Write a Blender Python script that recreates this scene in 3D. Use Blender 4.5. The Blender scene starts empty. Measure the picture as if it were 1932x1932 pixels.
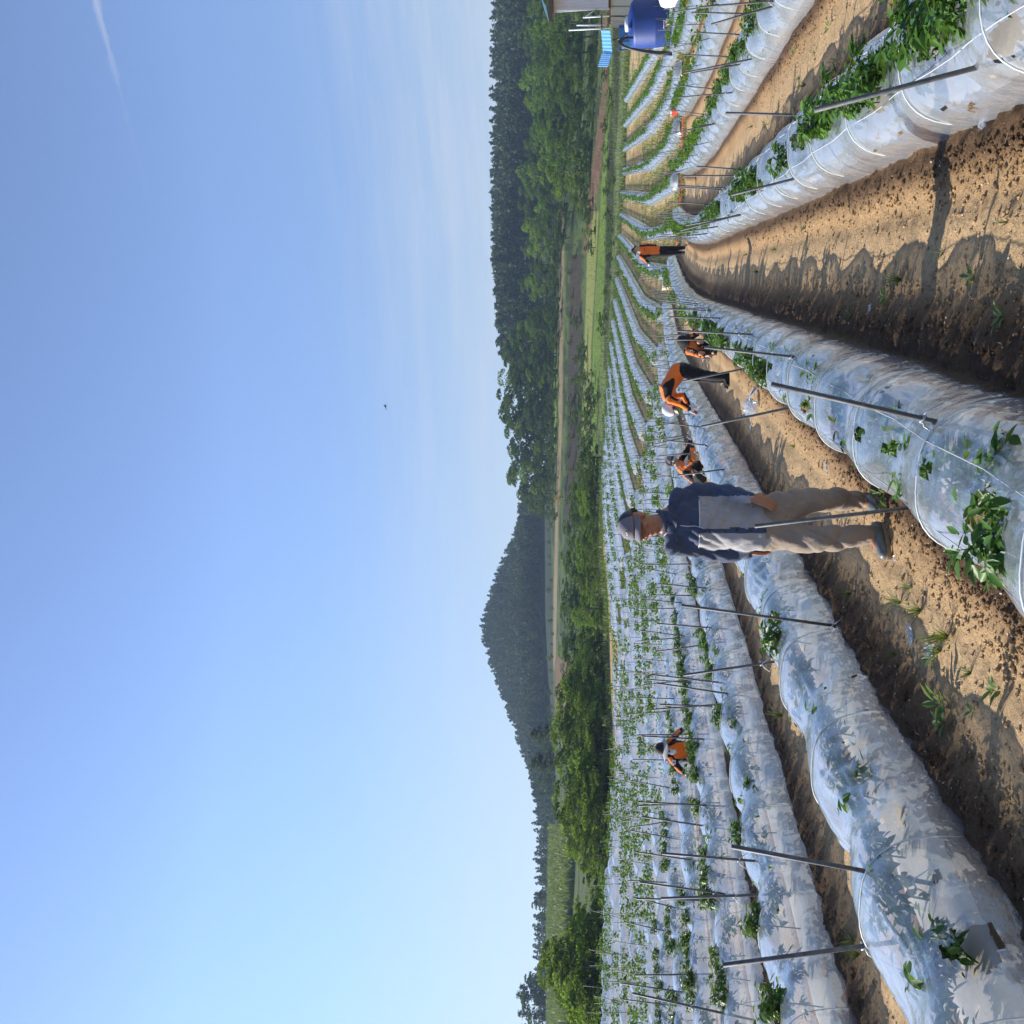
import bpy, bmesh, math, random
import numpy as np
from mathutils import Vector, Matrix
R = math.radians
random.seed(11); rng = np.random.default_rng(11)
scene = bpy.context.scene
COL = scene.collection

# ------------------------------------------------------------------ camera, light, exposure
F = 1786.0                                   # focal length for a 1932-unit square frame
PITCH = math.atan(239 / F); HEAD = R(13.85); CZ = 1.555
FW = np.array([-math.sin(HEAD) * math.cos(PITCH), math.cos(HEAD) * math.cos(PITCH), math.sin(PITCH)])
RT = np.array([math.cos(HEAD), math.sin(HEAD), 0.0])
UP = np.cross(RT, FW)
HD = np.array([-math.sin(HEAD), math.cos(HEAD)])
cam = bpy.data.cameras.new('camera'); co = bpy.data.objects.new('camera', cam); COL.objects.link(co)
cam.sensor_width = 36; cam.sensor_fit = 'HORIZONTAL'; cam.lens = 36 * F / 1932
cam.clip_start = 0.05; cam.clip_end = 6000
m = Matrix.Identity(4)                       # the photograph is stored on its side: image right is world down
for i in range(3):
    m[i][0] = -UP[i]; m[i][1] = RT[i]; m[i][2] = -FW[i]
m[0][3], m[1][3], m[2][3] = 0, 0, CZ
co.matrix_world = m
scene.camera = co
SUN_EL, SUN_AZ = R(30), R(84)                # azimuth to the left of the row direction
world = bpy.data.worlds.new('World'); scene.world = world; world.use_nodes = True
wt = world.node_tree; wt.nodes.clear()
wo = wt.nodes.new('ShaderNodeOutputWorld'); bg = wt.nodes.new('ShaderNodeBackground')
sky = wt.nodes.new('ShaderNodeTexSky'); sky.sky_type = 'NISHITA'; sky.sun_disc = False
sky.sun_elevation = SUN_EL; sky.sun_rotation = -SUN_AZ
sky.air_density = 1.0; sky.dust_density = 0.2; sky.ozone_density = 2.2; sky.altitude = 50
bg.inputs['Strength'].default_value = 0.116
def wn(t, **k):
    n = wt.nodes.new(t)
    for a, b in k.items(): setattr(n, a, b)
    return n
def wmath(op, a, b=None, c=None, clamp=False):
    n = wn('ShaderNodeMath', operation=op); n.use_clamp = clamp
    for i, v in enumerate((a, b, c)):
        if v is None: continue
        if isinstance(v, (int, float)): n.inputs[i].default_value = v
        else: wt.links.new(v, n.inputs[i])
    return n.outputs[0]
tc = wn('ShaderNodeTexCoord'); sep = wn('ShaderNodeSeparateXYZ'); wt.links.new(tc.outputs['Generated'], sep.inputs[0])
# thin cirrus streaks low over the horizon and one contrail, all placed by sky direction
el = wmath('ARCSINE', sep.outputs[2]); az = wmath('ARCTAN2', sep.outputs[0], sep.outputs[1])
cmb = wn('ShaderNodeCombineXYZ'); wt.links.new(wmath('MULTIPLY', az, 2.2), cmb.inputs[0]); wt.links.new(wmath('MULTIPLY', el, 26), cmb.inputs[1])
cn = wn('ShaderNodeTexNoise'); cn.inputs['Scale'].default_value = 1.6; cn.inputs['Detail'].default_value = 8; cn.inputs['Roughness'].default_value = 0.62
wt.links.new(cmb.outputs[0], cn.inputs['Vector'])
cmask = wmath('MULTIPLY', wmath('SUBTRACT', cn.outputs['Fac'], 0.42), 3.6, clamp=True)
band = wmath('MULTIPLY', wmath('SUBTRACT', 0.33, el), 4.2, clamp=True)
rightw = wmath('ADD', wmath('MULTIPLY', az, 0.9), 0.50, clamp=True)
cloud = wmath('MULTIPLY', wmath('MULTIPLY', cmask, band), rightw)
# contrail: a straight line between two sky directions
def pixdir(x, y):
    d = FW + RT * ((966 - y) / F) - UP * ((x - 966) / F); return d / np.linalg.norm(d)
ca, cb = pixdir(172, -30), pixdir(250, 260)
nrm = np.cross(ca, cb); nrm /= np.linalg.norm(nrm)
def wdot(v):
    n = wn('ShaderNodeVectorMath', operation='DOT_PRODUCT'); wt.links.new(tc.outputs['Generated'], n.inputs[0]); n.inputs[1].default_value = tuple(v); return n.outputs['Value']
dist = wmath('ABSOLUTE', wdot(nrm)); along = wmath('ARCCOSINE', wdot(ca))
n2 = wn('ShaderNodeTexNoise'); n2.inputs['Scale'].default_value = 55; n2.inputs['Detail'].default_value = 6
wt.links.new(tc.outputs['Generated'], n2.inputs['Vector'])
width = wmath('MULTIPLY', wmath('SUBTRACT', n2.outputs['Fac'], 0.25), 0.014)
line = wmath('SUBTRACT', 1.0, wmath('DIVIDE', dist, width), clamp=True)
fade = wmath('SUBTRACT', 1.0, wmath('MULTIPLY', along, 10.5), clamp=True)
fade2 = wmath('MULTIPLY', wmath('SUBTRACT', 1.0, wmath('MULTIPLY', along, 5.2), clamp=True), 0.10)
trail = wmath('MULTIPLY', line, wmath('ADD', wmath('MULTIPLY', fade, 0.3), fade2))
mask = wmath('MAXIMUM', wmath('MULTIPLY', cloud, 0.95), trail, clamp=True)
hs = wn('ShaderNodeHueSaturation'); hs.inputs['Saturation'].default_value = 0.92; 
gm = wn('ShaderNodeGamma'); gm.inputs['Gamma'].default_value = 1.2; wt.links.new(sky.outputs[0], gm.inputs['Color'])
wt.links.new(gm.outputs[0], hs.inputs['Color'])
mx = wn('ShaderNodeMixRGB'); wt.links.new(mask, mx.inputs[0]); 
elf = wmath('ADD', wmath('MULTIPLY', wmath('MINIMUM', wmath('MAXIMUM', el, 0.0), 0.42), 0.95), 0.33); grd = wn('ShaderNodeMixRGB', blend_type='MULTIPLY'); grd.inputs[0].default_value = 1
tnt = wn('ShaderNodeMixRGB'); tnt.inputs[1].default_value = (1.0, .93, .90, 1); tnt.inputs[2].default_value = (1.0, 1.0, 1.08, 1); wt.links.new(wmath('DIVIDE', el, 0.35, clamp=True), tnt.inputs[0])
rgbc = wn('ShaderNodeVectorMath', operation='SCALE'); wt.links.new(tnt.outputs[0], rgbc.inputs[0]); wt.links.new(elf, rgbc.inputs['Scale'])
wt.links.new(hs.outputs[0], grd.inputs[1]); wt.links.new(rgbc.outputs[0], grd.inputs[2]); wt.links.new(grd.outputs[0], mx.inputs[1]); mx.inputs[2].default_value = (3.6, 3.55, 3.7, 1)
hzm = wmath('MULTIPLY', wmath('MULTIPLY', wmath('SUBTRACT', 0.30, el), 4.0, clamp=True), 0.62); m3 = wn('ShaderNodeMixRGB'); wt.links.new(hzm, m3.inputs[0]); wt.links.new(mx.outputs[0], m3.inputs[1]); m3.inputs[2].default_value = (2.6, 2.9, 3.4, 1)
wt.links.new(m3.outputs[0], bg.inputs['Color']); wt.links.new(bg.outputs[0], wo.inputs['Surface'])
sl = bpy.data.lights.new('sun', 'SUN'); sl.energy = 5.0; sl.angle = R(0.5); sl.color = (1.0, 0.93, 0.82)
so = bpy.data.objects.new('sun', sl); COL.objects.link(so)
SDIR = Vector((-math.sin(SUN_AZ) * math.cos(SUN_EL), math.cos(SUN_AZ) * math.cos(SUN_EL), math.sin(SUN_EL)))
so.rotation_euler = SDIR.to_track_quat('Z', 'Y').to_euler(); so.location = (-40, 40, 60)
vs = scene.view_settings; vs.view_transform = 'Standard'; vs.look = 'None'; vs.gamma = 1; vs.exposure = 0.95; vs.use_curve_mapping = False
scene.cycles.use_denoising = True
scene.cycles.max_bounces = 10; scene.cycles.diffuse_bounces = 4; scene.cycles.glossy_bounces = 3
scene.cycles.transmission_bounces = 8; scene.cycles.transparent_max_bounces = 24; scene.cycles.volume_bounces = 1
scene.cycles.sample_clamp_indirect = 6

# ------------------------------------------------------------------ helpers
def ray(x, y): return FW + RT * ((966 - y) / F) - UP * ((x - 966) / F)
def onX(x, y, X):
    d = ray(x, y); t = X / d[0]; return d * t + np.array([0, 0, CZ])
def onD(x, y, D):
    d = ray(x, y); t = D / (d[:2] @ HD); return d * t + np.array([0, 0, CZ])
def project(P):
    q = np.asarray(P, float) - np.array([0, 0, CZ]); z = q @ FW; z = np.where(z < 0.05, 1e9, z)
    return 966 - F * (q @ UP) / z, 966 - F * (q @ RT) / z
_T = np.random.default_rng(5).random((256, 256))
def vnoise(x, y):
    x = np.asarray(x, float); y = np.asarray(y, float)
    xi = np.floor(x).astype(int); yi = np.floor(y).astype(int); fx = x - xi; fy = y - yi
    fx = fx * fx * (3 - 2 * fx); fy = fy * fy * (3 - 2 * fy)
    g = lambda a, b: _T[a & 255, b & 255]
    return (g(xi, yi) * (1 - fx) + g(xi + 1, yi) * fx) * (1 - fy) + (g(xi, yi + 1) * (1 - fx) + g(xi + 1, yi + 1) * fx) * fy
def fbm(x, y, o=4, r=0.5):
    s = 0; a = 1; t = 0
    for i in range(o):
        s = s + a * vnoise(x * 2 ** i + 17.3 * i, y * 2 ** i + 9.1 * i); t += a; a *= r
    return s / t
def tag(o, label=None, cat=None, group=None, kind=None):
    if label: o['label'] = label
    if cat: o['category'] = cat
    if group: o['group'] = group
    if kind: o['kind'] = kind
    return o
def mk(name, V, Fc, mats, parent=None, smooth=True, fmat=None, link=True):
    me = bpy.data.meshes.new(name)
    V = np.asarray(V, np.float32)
    if isinstance(Fc, np.ndarray):
        n = Fc.shape[1]; me.vertices.add(len(V)); me.vertices.foreach_set('co', V.ravel())
        me.loops.add(Fc.size); me.loops.foreach_set('vertex_index', Fc.astype(np.int32).ravel())
        me.polygons.add(len(Fc)); me.polygons.foreach_set('loop_start', np.arange(0, Fc.size, n, dtype=np.int32))
        me.update(calc_edges=True); me.validate()
    else:
        me.from_pydata(V.tolist(), [], Fc)
    for mt in (mats if isinstance(mats, (list, tuple)) else [mats]): me.materials.append(mt)
    if fmat is not None: me.polygons.foreach_set('material_index', np.asarray(fmat, np.int32))
    me.polygons.foreach_set('use_smooth', np.full(len(me.polygons), smooth))
    me.update()
    o = bpy.data.objects.new(name, me)
    if link: COL.objects.link(o)
    if parent is not None: o.parent = parent
    return o
def empty(name, loc=(0, 0, 0), rz=0):
    o = bpy.data.objects.new(name, None); COL.objects.link(o); o.location = loc; o.rotation_euler.z = rz
    o.empty_display_size = 0.2; return o
def copy_tree(o, parent=None):
    c = o.copy(); COL.objects.link(c); c.parent = parent
    for ch in list(o.children): copy_tree(ch, c)
    return c
class MB:
    def __init__(s): s.v = []; s.f = []
    def add(s, V, Fc):
        b = len(s.v); s.v += [tuple(map(float, p)) for p in V]; s.f += [tuple(i + b for i in q) for q in Fc]; return s
    def box(s, c, d, rz=0, bev=0):
        x, y, z = [k / 2 for k in d]; cr, sr = math.cos(rz), math.sin(rz)
        if bev <= 0:
            pts = [(-x, -y, -z), (x, -y, -z), (x, y, -z), (-x, y, -z), (-x, -y, z), (x, -y, z), (x, y, z), (-x, y, z)]
            fc = [(0, 3, 2, 1), (4, 5, 6, 7), (0, 1, 5, 4), (1, 2, 6, 5), (2, 3, 7, 6), (3, 0, 4, 7)]
        else:
            ring = []
            for (zz, i) in ((-z, bev), (-z + bev, 0), (z - bev, 0), (z, bev)):
                X, Y = x - i, y - i; b = bev
                ring.append([(-X + b, -Y, zz), (X - b, -Y, zz), (X, -Y + b, zz), (X, Y - b, zz), (X - b, Y, zz), (-X + b, Y, zz), (-X, Y - b, zz), (-X, -Y + b, zz)])
            pts = sum(ring, []); fc = [tuple(range(7, -1, -1)), tuple(range(24, 32))]
            for k in range(3):
                for j in range(8): fc.append((k * 8 + j, k * 8 + (j + 1) % 8, k * 8 + 8 + (j + 1) % 8, k * 8 + 8 + j))
        s.add([(c[0] + px * cr - py * sr, c[1] + px * sr + py * cr, c[2] + pz) for px, py, pz in pts], fc); return s
    def tube(s, pts, rad, n=8, cap=True, ell=None):
        P = [Vector(p) for p in pts]; rr = rad if isinstance(rad, (list, tuple)) else [rad] * len(P)
        V = []; ref = None
        for i, p in enumerate(P):
            t = (P[min(i + 1, len(P) - 1)] - P[max(i - 1, 0)]); t = t.normalized() if t.length > 1e-9 else Vector((0, 0, 1))
            if ref is None: ref = Vector((0, 0, 1)) if abs(t.z) < 0.9 else Vector((1, 0, 0))
            a = (ref - t * ref.dot(t)).normalized(); b = t.cross(a); ref = a
            for k in range(n):
                q = 2 * math.pi * k / n; V.append(p + (a * math.cos(q) + b * math.sin(q)) * rr[i])
        Fc = [(i * n + k, i * n + (k + 1) % n, (i + 1) * n + (k + 1) % n, (i + 1) * n + k) for i in range(len(P) - 1) for k in range(n)]
        if cap: Fc += [tuple(range(n - 1, -1, -1)), tuple(range((len(P) - 1) * n, len(P) * n))]
        s.add(V, Fc); return s
    def lathe(s, prof, c=(0, 0, 0), n=24):
        V = []; Fc = []
        for r, z in prof:
            for k in range(n):
                q = 2 * math.pi * k / n; V.append((c[0] + r * math.cos(q), c[1] + r * math.sin(q), c[2] + z))
        for i in range(len(prof) - 1):
            for k in range(n): Fc.append((i * n + k, i * n + (k + 1) % n, (i + 1) * n + (k + 1) % n, (i + 1) * n + k))
        Fc += [tuple(range(n - 1, -1, -1)), tuple(range((len(prof) - 1) * n, len(prof) * n))]
        s.add(V, Fc); return s
    def build(s, name, mat, parent=None, smooth=False): return mk(name, s.v, s.f, mat, parent, smooth)

# ------------------------------------------------------------------ materials
class NT:
    def __init__(s, name):
        s.m = bpy.data.materials.new(name); s.m.use_nodes = True; s.t = s.m.node_tree; s.t.nodes.clear()
        s.out = s.t.nodes.new('ShaderNodeOutputMaterial')
    def n(s, t, ins=None, **k):
        x = s.t.nodes.new(t)
        for a, b in k.items(): setattr(x, a, b)
        for a, b in (ins or {}).items(): s.set(x, a, b)
        return x
    def set(s, node, key, v):
        i = node.inputs[key]
        if isinstance(v, bpy.types.NodeSocket): s.t.links.new(v, i)
        elif isinstance(v, (tuple, list)) and len(v) == 3 and i.type == 'RGBA': i.default_value = (*v, 1)
        else: i.default_value = v
    def math(s, op, a, b=0.0, clamp=False):
        x = s.n('ShaderNodeMath', {0: a, 1: b}, operation=op); x.use_clamp = clamp; return x.outputs[0]
    def noise(s, scale, detail=4, rough=0.55, vec=None):
        x = s.n('ShaderNodeTexNoise', {'Scale': scale, 'Detail': detail, 'Roughness': rough})
        if vec is not None: s.t.links.new(vec, x.inputs['Vector'])
        return x.outputs['Fac']
    def ramp(s, fac, stops):
        x = s.n('ShaderNodeValToRGB', {0: fac}); e = x.color_ramp.elements
        while len(e) < len(stops): e.new(0.5)
        for i, (p, c) in enumerate(stops): e[i].position = p; e[i].color = (*c, 1)
        return x.outputs[0]
    def mix(s, fac, a, b, typ='MIX'):
        x = s.n('ShaderNodeMixRGB', {0: fac, 1: a, 2: b}, blend_type=typ); return x.outputs[0]
    def finish(s, sh): s.t.links.new(sh, s.out.inputs['Surface']); return s.m
def objco(t): return t.n('ShaderNodeTexCoord').outputs['Object']
def pos(t): return t.n('ShaderNodeNewGeometry').outputs['Position']
def simple(name, col, rough=0.6, var=0.15, scale=8, metal=0, bump=0.0, bscale=60, spec=0.5, world=False):
    t = NT(name); v = objco(t)
    f = t.noise(scale, 5, 0.6, v)
    c = t.ramp(f, [(0.3, tuple(k * (1 - var) for k in col)), (0.7, tuple(min(1, k * (1 + var)) for k in col))])
    b = t.n('ShaderNodeBsdfPrincipled', {'Base Color': c, 'Roughness': rough, 'Metallic': metal, 'Specular IOR Level': spec})
    if bump: t.set(b, 'Normal', t.n('ShaderNodeBump', {'Height': t.noise(bscale, 4, 0.6, v), 'Strength': bump, 'Distance': 0.01}).outputs[0])
    return t.finish(b.outputs[0])
def foliage(name, c1, c2, trans=0.35, rough=0.5, scale=0.6, spec=0.3):
    t = NT(name); g = t.n('ShaderNodeNewGeometry'); oi = t.n('ShaderNodeObjectInfo')
    f = t.noise(scale, 3, 0.6, g.outputs['Position'])
    f2 = t.math('ADD', t.math('MULTIPLY', f, 0.6), t.math('MULTIPLY', g.outputs['Random Per Island'], 0.4))
    f3 = t.math('ADD', t.math('MULTIPLY', f2, 0.7), t.math('MULTIPLY', oi.outputs['Random'], 0.3))
    c = t.ramp(f3, [(0.25, c1), (0.75, c2)])
    p = t.n('ShaderNodeBsdfPrincipled', {'Base Color': c, 'Roughness': rough, 'Specular IOR Level': spec})
    tr = t.n('ShaderNodeBsdfTranslucent', {'Color': t.mix(0.5, c, (0.26, 0.36, 0.03), 'MIX')})
    return t.finish(t.n('ShaderNodeMixShader', {0: trans, 1: p.outputs[0], 2: tr.outputs[0]}).outputs[0])
M = {}
M['pepper'] = foliage('pepper_leaf', (0.028, 0.085, 0.014), (0.085, 0.20, 0.03), 0.25, 0.45, 6, 0.28)
M['stem'] = simple('green_stem', (0.07, 0.14, 0.03), 0.5)
M['broad_dark'] = foliage('leaves_dark', (0.012, 0.036, 0.008), (0.050, 0.105, 0.016), 0.22, 0.75, 0.3, .12)
M['broad'] = foliage('leaves_mid', (0.018, 0.052, 0.008), (0.095, 0.175, 0.02), 0.32, 0.75, 0.3, .12)
M['bright'] = foliage('leaves_bright', (0.035, 0.09, 0.010), (0.16, 0.27, 0.028), 0.42, 0.75, 0.5, .12)
M['pepper_far'] = foliage('pepper_leaf_far', (0.028, 0.085, 0.012), (0.085, 0.20, 0.026), 0.3, 0.75, 2, .12)
M['conifer'] = foliage('needles', (0.016, 0.030, 0.016), (0.042, 0.066, 0.030), 0.1, 0.7, 0.3, 0.15)
M['grass'] = foliage('grass_blades', (0.05, 0.08, 0.02), (0.17, 0.20, 0.06), 0.25, 0.6, .25)
M['weed'] = foliage('weed_leaves', (0.05, 0.11, 0.03), (0.16, 0.26, 0.08), 0.3, 0.5, 9)
M['dry'] = foliage('rusty_leaves', (0.12, 0.08, 0.015), (0.35, 0.22, 0.03), 0.3, 0.5, 1)
M['bark'] = simple('bark', (0.075, 0.055, 0.04), 0.9, 0.3, 3)
def film_mat(name, lo, hi, rough, dirt):
    t = NT(name); g = t.n('ShaderNodeNewGeometry'); P = g.outputs['Position']
    mp = t.n('ShaderNodeMapping', {'Vector': P, 'Scale': (1.0, 0.35, 1.0)})
    w1 = t.noise(34, 5, 0.62, mp.outputs[0]); w2 = t.noise(9, 4, 0.6, P)
    bmp = t.n('ShaderNodeBump', {'Height': t.math('ADD', w1, t.math('MULTIPLY', w2, 1.6)), 'Strength': 0.3, 'Distance': 0.012})
    nrm = bmp.outputs[0]
    lw = t.n('ShaderNodeLayerWeight', {'Blend': 0.5})
    fac = t.math('POWER', lw.outputs['Facing'], 2.2)
    d = t.noise(4.5, 6, 0.7, P)
    opac = t.math('ADD', t.math('MULTIPLY', fac, hi - lo), t.math('ADD', t.math('MULTIPLY', t.math('SUBTRACT', d, 0.5), dirt), lo), clamp=True)
    sp = t.n('ShaderNodeSeparateXYZ', {0: P})
    tr = t.n('ShaderNodeBsdfTransparent', {'Color': (0.93, 0.94, 0.94)})
    tl = t.n('ShaderNodeBsdfTranslucent', {'Color': (0.70, 0.77, 0.86), 'Normal': nrm})
    df = t.n('ShaderNodeBsdfDiffuse', {'Color': (0.56, 0.63, 0.72), 'Normal': nrm})
    body = t.n('ShaderNodeMixShader', {0: 0.5, 1: tl.outputs[0], 2: df.outputs[0]})
    base = t.n('ShaderNodeMixShader', {0: opac, 1: tr.outputs[0], 2: body.outputs[0]})
    lw2 = t.n('ShaderNodeLayerWeight', {'Blend': 0.5, 'Normal': nrm})
    frs = t.math('ADD', t.math('MULTIPLY', t.math('POWER', lw2.outputs['Facing'], 3.0), 0.88), 0.11, clamp=True)
    gl = t.n('ShaderNodeBsdfGlossy', {'Color': (1, 1, 1), 'Roughness': rough, 'Normal': nrm})
    return t.finish(t.n('ShaderNodeMixShader', {0: frs, 1: base.outputs[0], 2: gl.outputs[0]}).outputs[0])
M['film'] = film_mat('clear_film', 0.17, 0.88, 0.12, 0.16)
M['scrap'] = film_mat('scrap_film', 0.55, 0.9, 0.2, 0.3)
M['string'] = simple('white_string', (0.42, 0.45, 0.47), 0.5, 0.05)
M['hoop'] = simple('hoop_rod', (0.55, 0.60, 0.60), 0.4, 0.1)
M['pole'] = simple('steel_pole', (0.085, 0.088, 0.092), 0.6, 0.4, 30, 0.1)
M['mulch'] = simple('mulch_sheet', (0.36, 0.325, 0.28), 0.55, 0.2, 3, 0, 0.4, 25)

# ------------------------------------------------------------------ terrain
_cx = np.array([-60, -30, -26.5, -22.5, -19, -15, -11, -7, -5, -3, -1.5, -.5, .7, 2.7, 9, 40])
_cz = np.array([5.0, 2.5, 2.17, 1.73, 1.24, .91, .6, .34, .22, .1, 0, -.06, -.16, -.28, -.30, -.30])
def field_z(X, Y):
    l = np.clip((Y - 12) / 32, 0, 1); l = l * l * (3 - 2 * l)
    return np.interp(X, _cx, _cz) + l * np.where(X < 1, 0.10 + 0.032 * np.clip(-X, 0, 16), 0.05)
TC = [(-700, [(80, 1196), (84, 1192), (110, 1172), (118, 1156), (124, 1141), (150, 1132), (200, 1085), (240, 1078), (300, 1030), (380, 985), (450, 1000), (900, 1100)]),
 (0, [(80, 1194), (84, 1190), (108, 1172), (111, 1156), (118, 1150), (124, 1141), (150, 1132), (200, 1085), (240, 1078), (300, 1030), (380, 985), (450, 1000), (900, 1100)]),
 (323, [(88, 1180), (91, 1178), (120, 1160), (124, 1146), (132, 1136), (142, 1122), (150, 1116), (200, 1078), (240, 1068), (300, 1026), (380, 982), (450, 1000), (900, 1100)]),
 (473, [(95, 1171), (98, 1170), (125, 1157), (128, 1143), (140, 1128), (170, 1108), (180, 1086), (190, 1066), (195, 1059), (240, 1030), (300, 1004), (380, 990), (450, 1005), (900, 1100)]),
 (646, [(95, 1157), (98, 1154), (130, 1135), (145, 1118), (175, 1103), (185, 1080), (195, 1063), (202, 1054), (240, 1040), (300, 1015), (380, 1005), (450, 1010), (900, 1120)]),
 (801, [(92, 1147), (95, 1146), (125, 1132), (150, 1115), (178, 1098), (190, 1066), (200, 1056), (210, 1046), (250, 1038), (300, 1034), (380, 1030), (450, 1040), (900, 1130)]),
 (970, [(88, 1138), (92, 1138), (125, 1118), (150, 1095), (180, 1075), (200, 1056), (215, 1048), (230, 1040), (300, 1030), (380, 1030), (900, 1130)]),
 (1150, [(76, 1147), (80, 1147), (110, 1118), (140, 1095), (170, 1080), (190, 1062), (215, 1050), (240, 1042), (300, 1034), (380, 1030), (900, 1130)]),
 (1290, [(68, 1152), (72, 1154), (90, 1130), (120, 1105), (150, 1080), (180, 1065), (200, 1060), (215, 1046), (300, 1040), (380, 1040), (900, 1130)]),
 (1522, [(56, 1168), (60, 1173), (75, 1150), (100, 1115), (130, 1090), (150, 1075), (200, 1050), (300, 1052), (380, 1060), (900, 1130)]),
 (1750, [(42, 1165), (46, 1174), (60, 1150), (90, 1110), (120, 1085), (140, 1075), (200, 1045), (300, 1052), (380, 1060), (900, 1130)]),
 (1932, [(35, 1162), (39, 1172), (55, 1140), (90, 1110), (120, 1085), (140, 1072), (200, 1045), (300, 1052), (380, 1060), (900, 1130)]),
 (2600, [(30, 1162), (34, 1172), (50, 1140), (90, 1110), (120, 1085), (140, 1072), (200, 1045), (300, 1052), (380, 1060), (900, 1130)])]
TY = np.array([c[0] for c in TC], float); LG = np.linspace(math.log(20), math.log(1500), 420)
def edgeD(y): return np.interp(y, TY, [c[1][0][0] for c in TC])
TG = np.full((len(TC), len(LG)), np.nan)
for i, (y, pts) in enumerate(TC):
    D = np.array([p[0] for p in pts], float); Z = CZ + D * (1205 - np.array([p[1] for p in pts], float)) / F
    TG[i] = np.interp(np.exp(LG), D, Z)
def polar(X, Y):
    D = X * HD[0] + Y * HD[1]; lat = X * RT[0] + Y * RT[1]
    return D, 966 - F * lat / np.maximum(D, 1e-3)
CR = np.array([(880, 1060), (930, 1045), (975, 1028), (1010, 1012), (1045, 992), (1080, 979), (1110, 967), (1140, 957), (1165, 949), (1190, 945), (1215, 948), (1240, 954), (1270, 964), (1300, 974), (1350, 990), (1400, 1005), (1440, 1018), (1500, 1040), (1560, 1058), (1600, 1066), (2600, 1066)], float)
def hill(D, y):
    """forested dome on the left: its crest line, rising from the terraces"""
    cz = CZ + 480 * (1205 - (np.interp(y, CR[:, 0], CR[:, 1]) - 14)) / F
    base = np.interp(480, [300, 560], [46, 40])
    return np.maximum(cz - base, 0) * np.exp(-((D - 480) / 78) ** 2) * (y > 880), 0 * D
def terr(X, Y, raw=False):
    X = np.asarray(X, float); Y = np.asarray(Y, float)
    D, y = polar(X, Y); yc = np.clip(y, -700, 2600); fz = field_z(X, Y)
    i = np.clip(np.searchsorted(TY, yc) - 1, 0, len(TY) - 2); f = (yc - TY[i]) / (TY[i + 1] - TY[i])
    k = np.clip((np.log(np.maximum(D, 20.01)) - LG[0]) / (LG[1] - LG[0]), 0, len(LG) - 1.001); ki = k.astype(int); kf = k - ki
    g = lambda a: TG[a, ki] * (1 - kf) + TG[a, ki + 1] * kf
    tz = g(i) * (1 - f) + g(i + 1) * f
    eD = edgeD(yc); d0 = np.minimum(44.0, eD - 0.1)
    w = np.clip((D - d0) / np.maximum(eD - d0, 1), 0, 1); w = np.where(eD < 46, np.clip((D - eD + 2) / 4, 0, 1), w)
    z = np.where(D < d0, fz, fz * (1 - w) + tz * w)
    z = np.where(D < 20, fz, z)
    h1, h2 = hill(np.maximum(D, 1), y)
    z = z + np.where(D > 250, h1 + h2, 0)
    z = z - np.clip(D - 560, 0, 400) * 0.2
    return z
def tz1(X, Y): return float(terr(X, Y))
# rows: centre lines, curving gently to the right, interrupted by a drainage channel
def shift(Y): return 0.0032 * np.clip(Y - 21, 0, 30) ** 2
def ditchY(X): return 43.0 - 0.42 * np.clip(X, -16, 0) - 0.55 * np.clip(X, 0, 10)
def shift2(Y): return 1.5 + np.interp(Y, [43, 60, 76, 99, 120], [0, .45, 1.9, 4.0, 6.2])
ROWX = {-n: (-0.89 - 2.0 * (n - 1)) for n in range(1, 15)}     # -1 is the row in front, then leftwards
ROWX[-1] = -0.87
ROWX.update({n: (1.07 + 2.05 * (n - 1)) for n in range(1, 7)})
HW, HH = 0.37, 0.43
def rowc(k, Y): return ROWX[k] + shift(Y)
# regions for ground colour
def axis(lo, hi, dense0, dense1, step, gr, far):
    a = list(np.arange(dense0, dense1, step))
    s = step; x = dense1
    while x < far: a.append(x); s *= 1 + gr; x += s
    s = step; x = dense0 - step; b = []
    while x > lo: b.append(x); s *= 1 + gr; x -= s
    return np.array(sorted(b) + a)
gx = axis(-900, 0, -3.4, 2.6, 0.026, 0.016, 900); gy = axis(-60, 0, 2.9, 9.0, 0.026, 0.010, 1300)
GX, GY = np.meshgrid(gx, gy); GZ = terr(GX, GY)
GD, Gy = polar(GX, GY)
near = np.clip((60 - GD) / 20, 0, 1) * (GD > -100)
sh = shift(np.minimum(GY, 45)); allc = np.array(list(ROWX.values()))
dist = np.full(GX.shape, 9.0)
for c in allc: dist = np.minimum(dist, np.abs(GX - c - sh))
infield = (GY < ditchY(GX) - 0.5)
sdist = np.full(GX.shape, 9.0)                 # signed distance to the nearest row centre, positive on its right
for c in allc:
    d_ = GX - c - sh; sdist = np.where(np.abs(d_) < np.abs(sdist), d_, sdist)
bank_and_shade = np.exp(-((dist - 0.47) / np.where(sdist > 0, 0.22, 0.12)) ** 2) * infield  # wider on the right, where the dark colour also paints tunnel shade
inside = (dist < 0.35) & infield
ampl = 0.011 + 0.03 * bank_and_shade
fine = np.clip((16 - np.abs(GD)) / 10, 0, 1)
rough = (fbm(GX * 9, GY * 9, 4, .62) - .5) * 2
GZ = GZ + near * (bank_and_shade * 0.045 * (0.6 + 0.8 * vnoise(GX * 3, GY * 1.3)) + rough * ampl * fine * 1.5 + (fbm(GX * 1.3, GY * 0.7, 3) - .5) * 0.05 * infield)
GZ = GZ + np.where(inside, 0.07, 0) * near
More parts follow.
